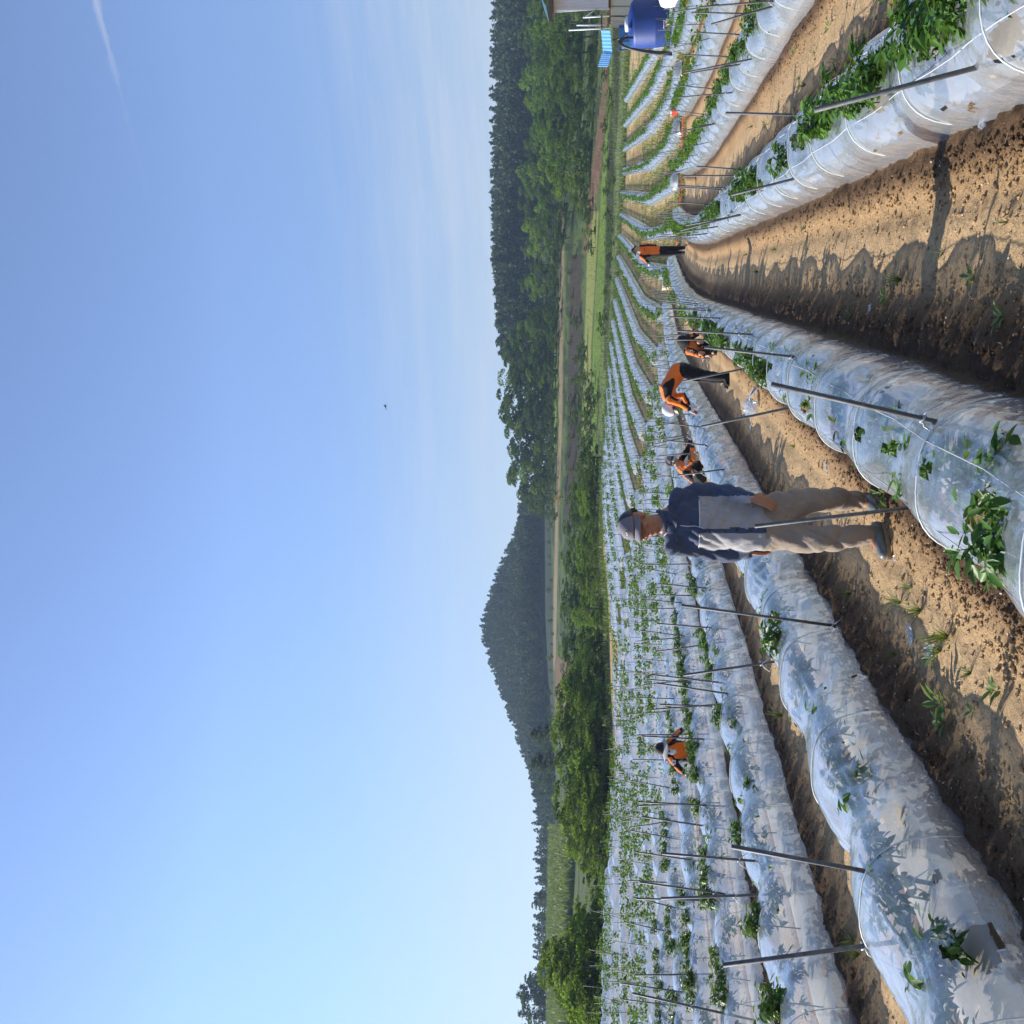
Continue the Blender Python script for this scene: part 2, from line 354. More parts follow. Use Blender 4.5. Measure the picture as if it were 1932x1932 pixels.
# wheel ruts along the open paths
rut = np.minimum(np.abs(np.abs(GX - sh - 0.08) - 0.26), np.abs(np.abs(GX - sh + 1.97) - 0.25))
GZ = GZ - 0.022 * np.exp(-(rut / 0.09) ** 2) * near * infield * (1 + 0.7 * np.sin(GY * 48 + GX * 14) * fine * vnoise(GX * 2, GY * 1.2))
chan = np.abs(GY - ditchY(GX)) < 0.28
GZ = np.where(chan & (GD > 20) & (GX < 14), GZ - 0.35, GZ)
nz = fbm(GX * .35, GY * .35, 4); nzf = fbm(GX * 1.7, GY * 1.7, 3); nb = fbm(GX * 0.06, GY * 0.06, 3)
def C(*c): return np.array(c, float)
soil = C(.43, .275, .14); dark_soil_shade = C(.105, .064, .038); path = C(.54, .375, .205)
col = soil[None, None] * (0.85 + 0.3 * nzf[..., None])
wpath = np.clip((dist - .6) / .3, 0, 1)[..., None]; col = col * (1 - wpath) + path * (0.88 + .24 * nzf[..., None]) * wpath
wd = np.clip(bank_and_shade * 1.15 + (nz - .5) * .6 * (bank_and_shade > .05), 0, 1)[..., None] * .95
col = col * (1 - wd) + dark_soil_shade * wd  # dark heaped soil, deepened so the colour carries painted tunnel shade
grass = C(.075, .105, .03); dgrass = C(.03, .048, .014); straw = C(.30, .25, .10); brown = C(.17, .10, .06)
def lay(mask, c, var=.3):
    global col
    mm = np.clip(mask, 0, 1)[..., None]; col = col * (1 - mm) + c * (1 - var / 2 + var * nzf[..., None]) * mm
eD = edgeD(np.clip(Gy, -700, 2600))
lay(np.clip((GY - ditchY(GX) + 2) / 3, 0, 1) * np.clip((nzf - .42) * 6, 0, 1) * (GD < eD), C(.20, .21, .06))
past = np.maximum(np.clip((GD - eD + np.interp(Gy, [1050, 1200, 1500], [2.2, 7, 5])) / 1.5, 0, 1), np.clip((-27.6 - (GX - sh)) / .4, 0, 1)) * (GD > 22)
lay(past, grass, .7)
lay(past * np.clip((nz - .45) * 9, 0, 1), dgrass, .5)
def px(): return 1205 - (GZ - CZ) * F / np.maximum(GD, 1)
lay(past * np.clip((Gy - 1180) / 60, 0, 1) * np.clip((eD + 16 - GD) / 3, 0, 1), C(.035, .035, .018), .6)  # ground at the thicket foot darkened, painting in the shrubs' shade
PX = px()
def bandm(xs, lo, hi, y0, y1, s=2.0):
    """a terrace strip: between two level lines that vary along the slope"""
    a = np.interp(Gy, xs, lo); b = np.interp(Gy, xs, hi)
    return np.clip((PX - a) / s, 0, 1) * np.clip((b - PX) / s, 0, 1) * (Gy > y0) * (Gy < y1) * (GD > 60) * (GD < 260)
ys = [0, 150, 323, 473, 646, 801, 970, 1290]
lay(bandm(ys, [1172, 1171, 1160, 1156, 1135, 1130, 1120, 1110], [1192, 1190, 1180, 1171, 1152, 1146, 1138, 1130], -400, 860), C(.17, .21, .10), .35)   # meadow
lay(bandm(ys, [1156, 1156, 1145, 1143, 1140, 1135, 1120, 1110], [1172, 1171, 1160, 1156, 1150, 1140, 1130, 1120], -400, 700), C(.03, .04, .018), .6)
lay(bandm(ys, [1149, 1150, 1136, 1128, 1118, 1116, 1110, 1100], [1157, 1156, 1146, 1143, 1140, 1132, 1120, 1110], -400, 1000), C(.13, .20, .03), .6)
lay(bandm(ys, [1139, 1141, 1119, 1108, 1103, 1098, 1090, 1080], [1149, 1150, 1136, 1128, 1118, 1114, 1100, 1090], 400, 830), C(.21, .23, .06), .12)    # mown strip
lay(bandm(ys, [1135, 1139, 1116, 1100, 1088, 1085, 1080, 1070], [1149, 1150, 1136, 1110, 1098, 1098, 1090, 1080], -400, 480), brown * .9, .9)
lay(bandm(ys, [1060, 1060, 1058, 1058, 1053, 1054, 1048, 1040], [1066, 1066, 1066, 1066, 1064, 1063, 1056, 1050], 400, 1260), C(.23, .18, .10), .6)   # upper track
lay(bandm(ys, [1040, 1040, 1040, 1040, 1044, 1044, 1040, 1036], [1050, 1050, 1050, 1052, 1054, 1055, 1049, 1046], 650, 860), C(.17, .24, .04), .3)
lay(bandm(ys, [1080, 1080, 1080, 1076, 1072, 1070, 1066, 1066], [1108, 1108, 1108, 1100, 1096, 1097, 1090, 1080], 480, 1000), C(.05, .04, .025), .7)
lay(np.clip((Gy - 1560) / 30, 0, 1) * np.clip((GD - 128) / 3, 0, 1) * np.clip((205 - GD) / 3, 0, 1), C(.16, .25, .05), .4)
lay(np.clip((1380 - Gy) / 20, 0, 1) * (Gy > 1240) * np.clip((GD - 150) / 3, 0, 1) * np.clip((215 - GD) / 3, 0, 1), C(.16, .10, .055), .4)
lay(np.clip((GD - 225) / 15, 0, 1), C(.022, .034, .018), .3)
nv, nh = GX.shape
idx = np.arange(nv * nh).reshape(nv, nh)
Fq = np.stack([idx[:-1, :-1], idx[:-1, 1:], idx[1:, 1:], idx[1:, :-1]], -1).reshape(-1, 4)
def ground_mat():
    t = NT('field_ground'); P = pos(t)
    at = t.n('ShaderNodeAttribute', attribute_name='ground_colour')
    n1 = t.noise(26, 6, 0.72, P); n2 = t.noise(140, 3, 0.7, P); n3 = t.noise(2.2, 5, 0.6, P)
    gr = t.ramp(t.math('ADD', t.math('MULTIPLY', n1, .55), t.math('MULTIPLY', n2, .45)), [(0.34, (.50, .50, .50)), (0.50, (1.0, 1.0, 1.0)), (0.68, (1.32, 1.30, 1.26))])
    c = t.mix(1, at.outputs['Color'], gr, 'MULTIPLY')
    c = t.mix(t.math('MULTIPLY', n3, .35), c, t.mix(1, c, (.72, .70, .66), 'MULTIPLY'))
    vo = t.n('ShaderNodeTexVoronoi', {'Vector': P, 'Scale': 60}); 
    grain = t.math('GREATER_THAN', 0.16, vo.outputs['Distance'])
    sel = t.math('GREATER_THAN', t.n('ShaderNodeSeparateColor', {0: vo.outputs['Color']}).outputs[0], 0.80)
    cam_ = t.n('ShaderNodeAttribute', attribute_name='fine').outputs['Fac']
    c = t.mix(t.math('MULTIPLY', t.math('MULTIPLY', grain, sel), t.math('MULTIPLY', cam_, .65)), c, (.62, .52, .38))
    h = t.math('ADD', t.math('MULTIPLY', n1, 1.0), t.math('MULTIPLY', n2, .35))
    b = t.n('ShaderNodeBump', {'Height': h, 'Strength': 0.9, 'Distance': 0.035})
    p = t.n('ShaderNodeBsdfPrincipled', {'Base Color': c, 'Roughness': .95, 'Specular IOR Level': .12, 'Normal': b.outputs[0]})
    return t.finish(p.outputs[0])
M['ground'] = ground_mat()
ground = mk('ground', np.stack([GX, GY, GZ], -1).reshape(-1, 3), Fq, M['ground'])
def setattr_col(o, name, arr):
    a = o.data.color_attributes.new(name, 'FLOAT_COLOR', 'POINT')
    v = np.ones((len(o.data.vertices), 4), np.float32); v[:, :3] = arr.reshape(-1, 3) ; a.data.foreach_set('color', v.ravel())
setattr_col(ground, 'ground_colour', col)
fa = ground.data.attributes.new('fine', 'FLOAT', 'POINT'); fa.data.foreach_set('value', (np.clip((14 - np.abs(GD)) / 8, 0, 1)).astype(np.float32).ravel())
tag(ground, kind='structure')
GZI = GZ
def gz(X, Y):
    """height of the finished ground sheet"""
    i = int(np.clip(np.searchsorted(gy, Y) - 1, 0, nv - 2)); j = int(np.clip(np.searchsorted(gx, X) - 1, 0, nh - 2))
    a = (Y - gy[i]) / (gy[i + 1] - gy[i]); b = (X - gx[j]) / (gx[j + 1] - gx[j])
    return float((GZI[i, j] * (1 - b) + GZI[i, j + 1] * b) * (1 - a) + (GZI[i + 1, j] * (1 - b) + GZI[i + 1, j + 1] * b) * a)
# concrete drainage channel between the two blocks of rows
M['concrete'] = simple('concrete', (.48, .44, .38), .85, .2, 5, 0, .3, 40)
for side, nm in ((-.30, 0), (.30, 0)):
    V = []; Fc = []
    xs = np.arange(-26, 13.6, .5)
    for i, X in enumerate(xs):
        Yc = float(ditchY(X)) + side; z = tz1(X, Yc)
        for dy, dz in ((-.05, -.36), (.05, -.36), (.05, .05), (-.05, .05)): V.append((X, Yc + dy, z + dz))
        if i:
            b = (i - 1) * 4
            for k in range(4): Fc.append((b + k, b + 4 + k, b + 4 + (k + 1) % 4, b + (k + 1) % 4))
    o = mk('channel_wall', V, Fc, M['concrete'], None, False); tag(o, 'pale concrete edge of the drainage channel, ' + ('near side' if side < 0 else 'far side towards the trees'), 'channel')

# ------------------------------------------------------------------ plastic tunnels
def section(n, w=HW, h=HH, p=0.72):
    a = np.linspace(0, math.pi, n); c, s = np.cos(a), np.sin(a)
    return np.sign(c) * np.abs(c) ** p * w, np.abs(s) ** p * h
HOLES = {}   # row -> list of (x, y, rx, ry, rot) seen on the near flank, in frame units of the reference
HOLES[-1] = [(1430, 702, 24, 26, 0), (1520, 768, 9, 13, 0), (1571, 790, 9, 7, 0), (1624, 815, 11, 12, .5), (1682, 846, 14, 16, .6), (1748, 890, 13, 20, .2), (1858, 965, 34, 42, 0.2), (1600, 757, 5, 3, 0), (1663, 742, 7, 3, .3)]
HOLES[-2] = [(1440, 1216, 20, 18, 0), (1462, 1168, 14, 12, 0), (1600, 1178, 34, 11, -.12), (1843, 1792, 44, 50, 0.3), (1700, 1537, 9, 24, 0), (1770, 1650, 8, 18, 0), (1506, 1440, 10, 20, 0), (1705, 1460, 5, 4, 0), (1614, 1276, 5, 3, 0), (1638, 1338, 5, 3, 0), (1800, 1795, 20, 16, 0)]
HOLES[-3] = [(1356, 1728, 34, 20, 0), (1390, 1780, 22, 26, 0), (1340, 1340, 14, 16, 0), (1355, 1600, 10, 20, 0), (1300, 1655, 10, 8, 0)]
HOLES[1] = [(1640, 180, 38, 26, .5), (1760, 60, 40, 52, .6), (1545, 240, 26, 22, .5), (1505, 270, 14, 14, .5), (1900, 70, 30, 46, .4), (1835, 204, 5, 9, 0), (1658, 258, 3, 8, 0), (1420, 350, 22, 15, .4), (1390, 370, 18, 12, .4), (1335, 380, 22, 16, .4)]
TUN = {}
hoop_rng = random.Random(3)
def tunnel(k, block, Y0, Y1, label):
    cx = (lambda Y: rowc(k, Y)) if block == 1 else (lambda Y: ROWX_B[k] + shift2(Y))
    hoops = []; y = Y0 + .35
    while y < Y1 - .2: hoops.append(y); y += 1.2 * hoop_rng.uniform(.9, 1.1)
    Ys = []; y = Y0
    while y < Y1:
        Ys.append(y); d = math.hypot(y, float(cx(np.float64(y)))); y += min(max(.0042 * d, .022), .20)
    Ys = np.array(Ys + [Y1]); dm = math.hypot(max(Y0, 3.5), abs(float(cx(np.float64(Y0)))))
    n = 56 if (block == 1 and abs(float(cx(np.float64(Y0)))) < 4) else (30 if dm < 12 else 18 if dm < 30 else 11)
    hw = .335 if (k == -1 and block == 1) else HW
    sx, sz = section(n, hw)
    A = np.linspace(0, 1, n)
    YY, AA = np.meshgrid(Ys, A, indexing='ij')
    hp = np.array(hoops); ph = np.interp(Ys, hp, np.arange(len(hp)), left=0, right=len(hp) - 1) % 1.0
    sag = np.sin(np.pi * ph) ** 2
    CX = np.array([float(cx(v)) for v in Ys]); GZr = terr(CX, Ys)
    nx_, nz_ = np.cos(np.linspace(0, math.pi, n)), np.sin(np.linspace(0, math.pi, n))
    o_ = k * 13.7 + block * 31
    side = np.clip(nz_, 0, 1)[None, :]
    lowf = (fbm(YY * 1.1 + o_, AA * 3 + o_, 3) - .5) * .07
    # puckers: ridges running across the tunnel, wandering a little along it
    w1 = np.abs(vnoise(YY * 5.5 + .8 * np.sin(AA * 7) + o_, AA * 1.6 + o_) - .5) * 2
    w2 = np.abs(vnoise(YY * 2.4 + AA * 6 + o_, AA * 14 - YY * 2.2 + o_) - .5) * 2
    w3 = np.abs(vnoise(YY * 1.3 + o_, AA * 34 + .8 * np.sin(YY * 2.1) + o_) - .5) * 2
    fan = np.exp(-(np.minimum(ph, 1 - ph) / .33) ** 2)[:, None]
    amp = (1.0 if dm < 9 else .6) * (0.3 + 1.3 * vnoise(YY * .7 + o_, AA * 2 + 5 + o_))
    disp = lowf * .8 + amp * (.020 * (w1 - .5) + .017 * (w2 - .5)) + .012 * (w3 - .5) * (1 - fan * .3) * amp * 1.0 - sag[:, None] * .045 * (.5 + side)
    if dm < 12: disp = disp * (.18 + .82 * sag[:, None] ** .6)
    disp = disp * np.minimum(1, 5 * np.minimum(AA, 1 - AA))
    flare = np.exp(-np.minimum(AA, 1 - AA) / .05) * (.012 if k == -1 else .035) * (.5 + vnoise(YY * 2.7 + o_, AA * 2 + o_))
    X = CX[:, None] + sx[None, :] + nx_[None, :] * disp + np.sign(sx)[None, :] * flare
    Z = GZr[:, None] + sz[None, :] + nz_[None, :] * disp - .015 * (np.minimum(AA, 1 - AA) < .01)
    # drawn together and tucked down at each end
    e = np.minimum(np.clip((YY - Y0) / .5, 0, 1), np.clip((Y1 - YY) / .5, 0, 1)); e = np.sin(e * math.pi / 2) ** .6
    if block == 1 and Y0 < 6: e = np.clip((Y1 - YY) / .5, 0, 1); e = np.sin(e * math.pi / 2) ** .6
    Z = GZr[:, None] + (Z - GZr[:, None]) * (.02 + .98 * e); X = CX[:, None] + (X - CX[:, None]) * (.55 + .45 * e)
    V = np.stack([X, YY, Z], -1).reshape(-1, 3)
    r, c = YY.shape; ix = np.arange(r * c).reshape(r, c)
    Q = np.stack([ix[:-1, :-1], ix[:-1, 1:], ix[1:, 1:], ix[1:, :-1]], -1).reshape(-1, 4)
    fc = V[Q].mean(1); keep = np.ones(len(Q), bool)
    # small vent slits down both flanks
    aa = AA[:-1, :-1].reshape(-1); yy = fc[:, 1]
    if dm < 22:
        vr = random.Random(k * 7 + block); y = Y0 + .2
        while y < min(Y1, 26):
            for sd in (.19, .81):
                vy = y + vr.uniform(-.1, .1); va = sd + vr.uniform(-.03, .03); ln = vr.uniform(.012, .035)
                keep &= ~((((yy - vy) / (ln + .012)) ** 2 + ((aa - va) * 1.3 / .016) ** 2) < 1)
            y += vr.uniform(.6, .9)
    if k in HOLES and block == 1:
        nrm = np.cross(V[Q[:, 1]] - V[Q[:, 0]], V[Q[:, 3]] - V[Q[:, 0]])
        vis = ((fc - np.array([0, 0, CZ])) * nrm).sum(1); vis = vis * np.sign(nrm[:, 2] + 1e-9) < 0 if False else np.abs(vis) > -1
        facing = np.where(k < -1, fc[:, 0] > CX.mean() - .25, fc[:, 0] > -99)
        ppx, ppy = project(fc); vx, vy_ = project(V); vmov = np.zeros(len(V))
        for hx, hy, rx, ry, ro in HOLES[k]:
            dx, dy = ppx - hx, ppy - hy; cr, sr = math.cos(ro), math.sin(ro)
            q = np.sqrt(((dx * cr + dy * sr) / rx) ** 2 + ((-dx * sr + dy * cr) / ry) ** 2)
            q += (fbm(ppx * .12 + hx, ppy * .12 + hy, 3) - .5) * .9
            top = fc[:, 2] > (np.interp(fc[:, 1], Ys, GZr) + .05)
            cand = (q < 1) & top
            if k < -1: cand &= fc[:, 0] > np.interp(fc[:, 1], Ys, CX) - .08
            if k == 1: cand &= fc[:, 0] < np.interp(fc[:, 1], Ys, CX) + .25
            keep &= ~cand
            dv = np.sqrt(((vx - hx) / rx) ** 2 + ((vy_ - hy) / ry) ** 2)
            vmov += np.exp(-((dv - 1) / .7) ** 2) * (np.abs(vnoise(vx * .16 + hx, vy_ * .16) - .5) - .12)
        V[:, 2] += np.clip(vmov, -1, 1) * .05 * (V[:, 2] - np.interp(V[:, 1], Ys, GZr) > .1); V[:, 0] += np.clip(vmov, -1, 1) * .03
    root = empty('plastic_tunnel', (float(CX[0]), float(Ys[0]), float(GZr[0])))
    V0 = np.array(root.location)
    tag(root, label, 'tunnel', 'low plastic tunnels over the pepper rows')
    mk('film', V - V0, Q[keep], M['film'], root, True)
    # mulched bed inside
    bx = np.array([-.33, -.28, -.13, .13, .28, .33]) * hw / .37; bz = np.array([-.02, .085, .11, .11, .085, -.02])
    ys2 = Ys[::max(1, int(len(Ys) / max(8, (Y1 - Y0) / (.12 if dm < 8 else .6))))]
    cc = np.array([float(cx(v)) for v in ys2]); gg = terr(cc, ys2)
    BV = np.stack([cc[:, None] + bx[None] + (vnoise(ys2[:, None] * 3 + o_, bx[None] * 9) - .5) * .03, np.repeat(ys2[:, None], 6, 1), gg[:, None] + bz[None] + (vnoise(ys2[:, None] * 4, bx[None] * 12 + o_) - .5) * .03], -1).reshape(-1, 3)
    r2 = len(ys2); i2 = np.arange(r2 * 6).reshape(r2, 6)
    mk('mulch_sheet', BV - V0, np.stack([i2[:-1, :-1], i2[:-1, 1:], i2[1:, 1:], i2[1:, :-1]], -1).reshape(-1, 4), M['mulch'], root, True)
    if block == 1 and abs(ROWX[k]) < 9:
        hx_, hz_ = section(22, hw + .004, HH + .004)
        mb = MB(); mb.tube([(a, 0, b) for a, b in zip(hx_, hz_)], .004, 5); hm = None
        for hy in hoops:
            if hy > 19: break
            cxx = float(cx(hy)); z0 = tz1(cxx, hy)
            if hm is None: hm = mb.build('hoop', M['hoop'], root, True)
            else:
                h2 = hm.copy(); COL.objects.link(h2); h2.parent = root; hm = h2
            hm.location = (cxx - V0[0], hy - V0[1], z0 - V0[2])
        for s_ in ((-hw * .5, hw * .5) if abs(k) == 1 else ()):
            q = [(float(cx(v)) + s_ - V0[0], v - V0[1], float(terr(float(cx(v)), v)) + HH * .935 - .030 * math.sin(math.pi * (np.interp(v, hp, np.arange(len(hp))) % 1)) ** 2 - V0[2] + .006) for v in np.arange(Y0, min(Y1, 22), .3)]
            MB().tube(q, .003, 4).build('string', M['string'], root, True)
    TUN[(k, block)] = (cx, Y0, Y1)
    return root
ordn = ['', 'first', 'second', 'third', 'fourth', 'fifth', 'sixth', 'seventh', 'eighth', 'ninth', 'tenth', 'eleventh', 'twelfth', 'thirteenth', 'fourteenth', 'fifteenth', 'sixteenth', 'seventeenth', 'eighteenth', 'nineteenth', 'twentieth', 'twenty-first']
lab = {-1: 'clear plastic tunnel beside the standing man with a row of torn holes on top', 1: 'clear plastic tunnel across the path with big pepper bushes bursting out of its top',
       -2: 'hazy plastic tunnel just behind the standing man with a round torn hole in its side', -3: 'hazy plastic tunnel behind the man with a square cut opening full of leaves'}
def row_start(k):
    X = ROWX[k]
    return 2.6 if abs(X) < 3.5 else (3.0 if X < 0 else 4.0) + .55 * (abs(X) - 3.5) * (1.0 if X < 0 else 2.5)
for k in sorted(ROWX, key=abs):
    l = lab.get(k) or ('clear plastic tunnel, %s one to the left of the standing man' % ordn[-k - 1] if k < 0 else 'clear plastic tunnel, %s one to the right of the wide path, before the channel' % ordn[k])
    X = ROWX[k]; tunnel(k, 1, row_start(k), float(ditchY(X)) - 1.0 if k > -13 else 44 - 3 * (-k - 12), l)
ROWX_B = {i: -21.5 + 2.0 * i for i in range(0, 17)}
for i in ROWX_B:
    X = ROWX_B[i]; Y0 = float(ditchY(X)) + 1.1 + (.8 if X > 2 else 0)
    Y1 = Y0 + 2
    while Y1 < 110:
        D, y = polar(X + float(shift2(Y1)), Y1)
        if D > edgeD(np.clip(y, -700, 2600)) - 1.5: break
        Y1 += .5
    if Y1 - Y0 > 4: tunnel(i, 2, Y0, Y1, 'distant plastic tunnel beyond the channel, %s from the left' % ordn[i + 1])

# ------------------------------------------------------------------ pepper plants
_u = ['', 'first', 'second', 'third', 'fourth', 'fifth', 'sixth', 'seventh', 'eighth', 'ninth', 'tenth', 'eleventh', 'twelfth', 'thirteenth', 'fourteenth', 'fifteenth', 'sixteenth', 'seventeenth', 'eighteenth', 'nineteenth']
_t = ['', '', 'twent', 'thirt', 'fort', 'fift', 'sixt', 'sevent', 'eight', 'ninet']
def ordw(n):
    if n < 20: return _u[n]
    if n >= 100: return 'hundred-and-' + ordw(n - 100) if n > 100 else 'hundredth'
    return _t[n // 10] + ('ieth' if n % 10 == 0 else 'y-' + _u[n % 10])
LEAF = np.array([(0, 0, 0), (.33, .18, .03), (.50, .50, .02), (.30, .80, -.06), (0, 1.05, -.16), (-.30, .80, -.06), (-.50, .50, .02), (-.33, .18, .03), (0, .45, -.07)])
LF = [(0, 1, 8), (1, 2, 8), (2, 3, 8), (3, 4, 8), (4, 5, 8), (5, 6, 8), (6, 7, 8), (7, 0, 8)]
def leaf(V, Fc, p, d, L, W, roll, curl=1.0):
    d = Vector(d).normalized(); s = d.cross(Vector((0, 0, 1)))
    s = s.normalized() if s.length > .05 else Vector((1, 0, 0)); u = s.cross(d)
    s, u = s * math.cos(roll) + u * math.sin(roll), u * math.cos(roll) - s * math.sin(roll)
    b = len(V)
    for x, y, z in LEAF: V.append(tuple(Vector(p) + s * (x * W) + d * (y * L) + u * (z * L * curl)))
    Fc += [tuple(i + b for i in f) for f in LF]
def pepper(seed, h, n, spread):
    r = random.Random(seed); V, Fc = [], []; st = MB()
    top = Vector((r.uniform(-.03, .03), r.uniform(-.03, .03), h * .55))
    st.tube([(0, 0, 0), tuple(top * .5), tuple(top)], [.006, .0055, .005], 5)
    tips = []
    for i in range(7):
        a = i * 2.4 + r.uniform(-.4, .4); q = top + Vector((math.cos(a) * spread * r.uniform(.3, .75), math.sin(a) * spread * r.uniform(.3, .75), h * r.uniform(.1, .3)))
        e = q + Vector((math.cos(a) * spread * r.uniform(.1, .3), math.sin(a) * spread * r.uniform(.1, .3), h * r.uniform(.1, .2)))
        st.tube([tuple(top), tuple(q), tuple(e)], [.004, .003, .002], 4); tips += [q, e, (top + q) / 2, e]
    tips.append(top); tips.append(top * .6)
    for i in range(n):
        p = r.choice(tips) + Vector([r.gauss(0, .024) for _ in range(3)])
        a = math.atan2(p.y, p.x) + r.gauss(0, .9) if r.random() < .75 else r.uniform(0, 6.3)
        d = (math.cos(a), math.sin(a), r.uniform(-.75, .55)); L = r.uniform(.045, .09)
        leaf(V, Fc, p, d, L, L * r.uniform(.42, .52), r.gauss(0, .35), r.uniform(.6, 1.6))
    return V, Fc, st
PP = []
for i in range(10):
    tall = i >= 5
    V, Fc, st = pepper(40 + i, .45 if tall else .25, 230 if tall else 170, .12 if tall else .20)
    root = empty('pepper_plant'); mk('leaves', V, Fc, M['pepper'], root, True); st.build('stem', M['stem'], root, True)
    PP.append(root)
spots = []; pr = random.Random(8)
EM = [(-1, 1430, 702, 2), (-1, 1858, 965, 2), (-1, 1748, 890, 0), (1, 1640, 180, 3), (1, 1760, 60, 3), (1, 1545, 240, 2), (1, 1420, 350, 2), (1, 1335, 380, 2), (1, 1900, 70, 1), (-2, 1440, 1216, 2), (-3, 1356, 1560, 2), (-3, 1390, 1780, 2), (-3, 1340, 1345, 2)]
for k in ROWX:
    cx, Y0, Y1 = TUN[(k, 1)]; y = Y0 + .3; i = 0; patch = 0
    while y < Y1 - .4:
        i += 1; X = float(cx(y)) + pr.uniform(-.05, .05)
        d = math.hypot(X, y)
        pe = .6 if k > 1 else (.0 if y < 9 else .5) if k == 1 else (.0 if y < 10 else .2 if y < 15 else .5) if k == -1 else (.0 if y < 6.5 else .3) if k == -2 else .36 if k == -3 else .45 if k > -6 else .6
        patch = patch * .55 + pr.uniform(-1, 1); em = pe > 0 and (patch * .35 + .5) < pe
        spots.append([d, X, y, em, k, 1, i]); y += pr.uniform(.36, .44)
for i_ in ROWX_B:
    if (i_, 2) not in TUN: continue
    cx, Y0, Y1 = TUN[(i_, 2)]; y = Y0 + .3; i = 0
    while y < Y1 - .3:
        i += 1; X = float(cx(y)) + pr.uniform(-.1, .1); spots.append([math.hypot(X, y), X, y, pr.random() < .6, i_, 2, i]); y += .45
# bushes that burst out of the torn holes stand exactly under them
for k, hx, hy, lift in EM:
    X = ROWX[k]; best = None
    for Y in np.arange(3, 20, .02):
        xx, yy = project(np.array([X, Y, tz1(X, Y) + .46])); 
        e = (yy - hy) ** 2 + (xx - hx) ** 2
        if best is None or e < best[0]: best = (e, Y)
    Yb = best[1]
    cd = sorted([s for s in spots if s[4] == k and s[5] == 1 and len(s) == 7], key=lambda s: abs(s[2] - Yb))
    for s in cd[:1 + (lift > 2 and k == 1) + (k == 1)]: s[3] = lift > 0; s.append(lift)
vis = []
for s in spots:
    x, y = project(np.array([s[1], s[2], tz1(s[1], s[2]) + .3])); s_in = -60 < x < 2050 and -120 < y < 2060
    if s_in: vis.append(s)
vis.sort(key=lambda s: s[0])
where = {-1: 'the tunnel before the standing man', 1: 'the near tunnel right of the path', -2: 'the tunnel behind the man'}
def rowname(k, b):
    if b == 2: return 'the far tunnel, %s from the left' % ordw(k + 1)
    return where.get(k) or ('the %s tunnel left of the man' % ordw(-k - 1) if k < 0 else 'the %s tunnel right of the path' % ordw(k))
cnt = {}; used = set(); NI = 0
for s in vis[:300]:
    d, X, Y, em, k, b, i = s[:7]; cnt[(k, b)] = cnt.get((k, b), 0) + 1
    j = pr.randrange(5) + (5 if em else 0)
    if j not in used: o = PP[j]; used.add(j)
    else: o = copy_tree(PP[j])
    lift = s[7] if len(s) > 7 else 0
    off = -.06 if k == -1 and lift else 0
    o.location = (X + off, Y, tz1(X, Y) + .10); sc = pr.uniform(.88, 1.04) + (.06 if lift >= 3 else 0)
    if em and not lift: sc *= .95
    o.scale = (sc, sc, sc); o.rotation_euler = (pr.uniform(-.08, .08), pr.uniform(-.08, .08), pr.uniform(0, 6.28))
    tag(o, ('pepper bush poking from ' if em else 'pepper plant inside ') + rowname(k, b) + ', ' + ordw(cnt[(k, b)]) + ' along it', 'plant', 'pepper plants along the rows')
hp_ = onX(1850, 1790, -2.68); o = copy_tree(PP[sorted(used)[0]]); o.location = (-2.74, float(hp_[1]), tz1(-2.74, float(hp_[1])) + .06); o.scale = (.85, .85, .95)
tag(o, 'pepper plant seen through the round torn hole in the tunnel side', 'plant', 'pepper plants along the rows')
for j, o in enumerate(PP):
    if j not in used:
        for c in list(o.children): bpy.data.objects.remove(c)
        bpy.data.objects.remove(o)
# the hundreds farther off, as one mass
VV, QQ = [], []; nb_ = 0
for s in vis[300:]:
    d, X, Y, em, k, b, i = s[:7]
    n = 90 if d < 24 else 50 if d < 40 else 20; sz = .065 if d < 24 else .09 if d < 40 else .13
    h0, h1 = (.38, .60) if em else (.12, .36)
    if not em and (b == 2 or d > 34): continue
    if not em: n = 24
    z = tz1(X, Y) + .06
    P = np.stack([rng.normal(0, .06, n), rng.normal(0, .10, n), rng.uniform(h0, h1, n)], -1) + np.array([X, Y, z])
    A = rng.normal(0, 1, (n, 3)); A /= np.linalg.norm(A, axis=1)[:, None]; A[:, 2] *= .5; B = np.cross(A, rng.normal(0, 1, (n, 3))); B /= np.linalg.norm(B, axis=1)[:, None]
    q = np.stack([P, P + A * sz * .5 + B * sz * .38, P + A * sz, P + A * sz * .5 - B * sz * .38], 1)
    VV.append(q.reshape(-1, 3)); QQ.append(np.arange(n * 4).reshape(-1, 4) + nb_); nb_ += n * 4
o = mk('pepper_rows', np.concatenate(VV), np.concatenate(QQ), M['pepper_far'], None, False); tag(o, 'dark green pepper foliage topping the distant tunnels', 'plants', None, 'stuff')

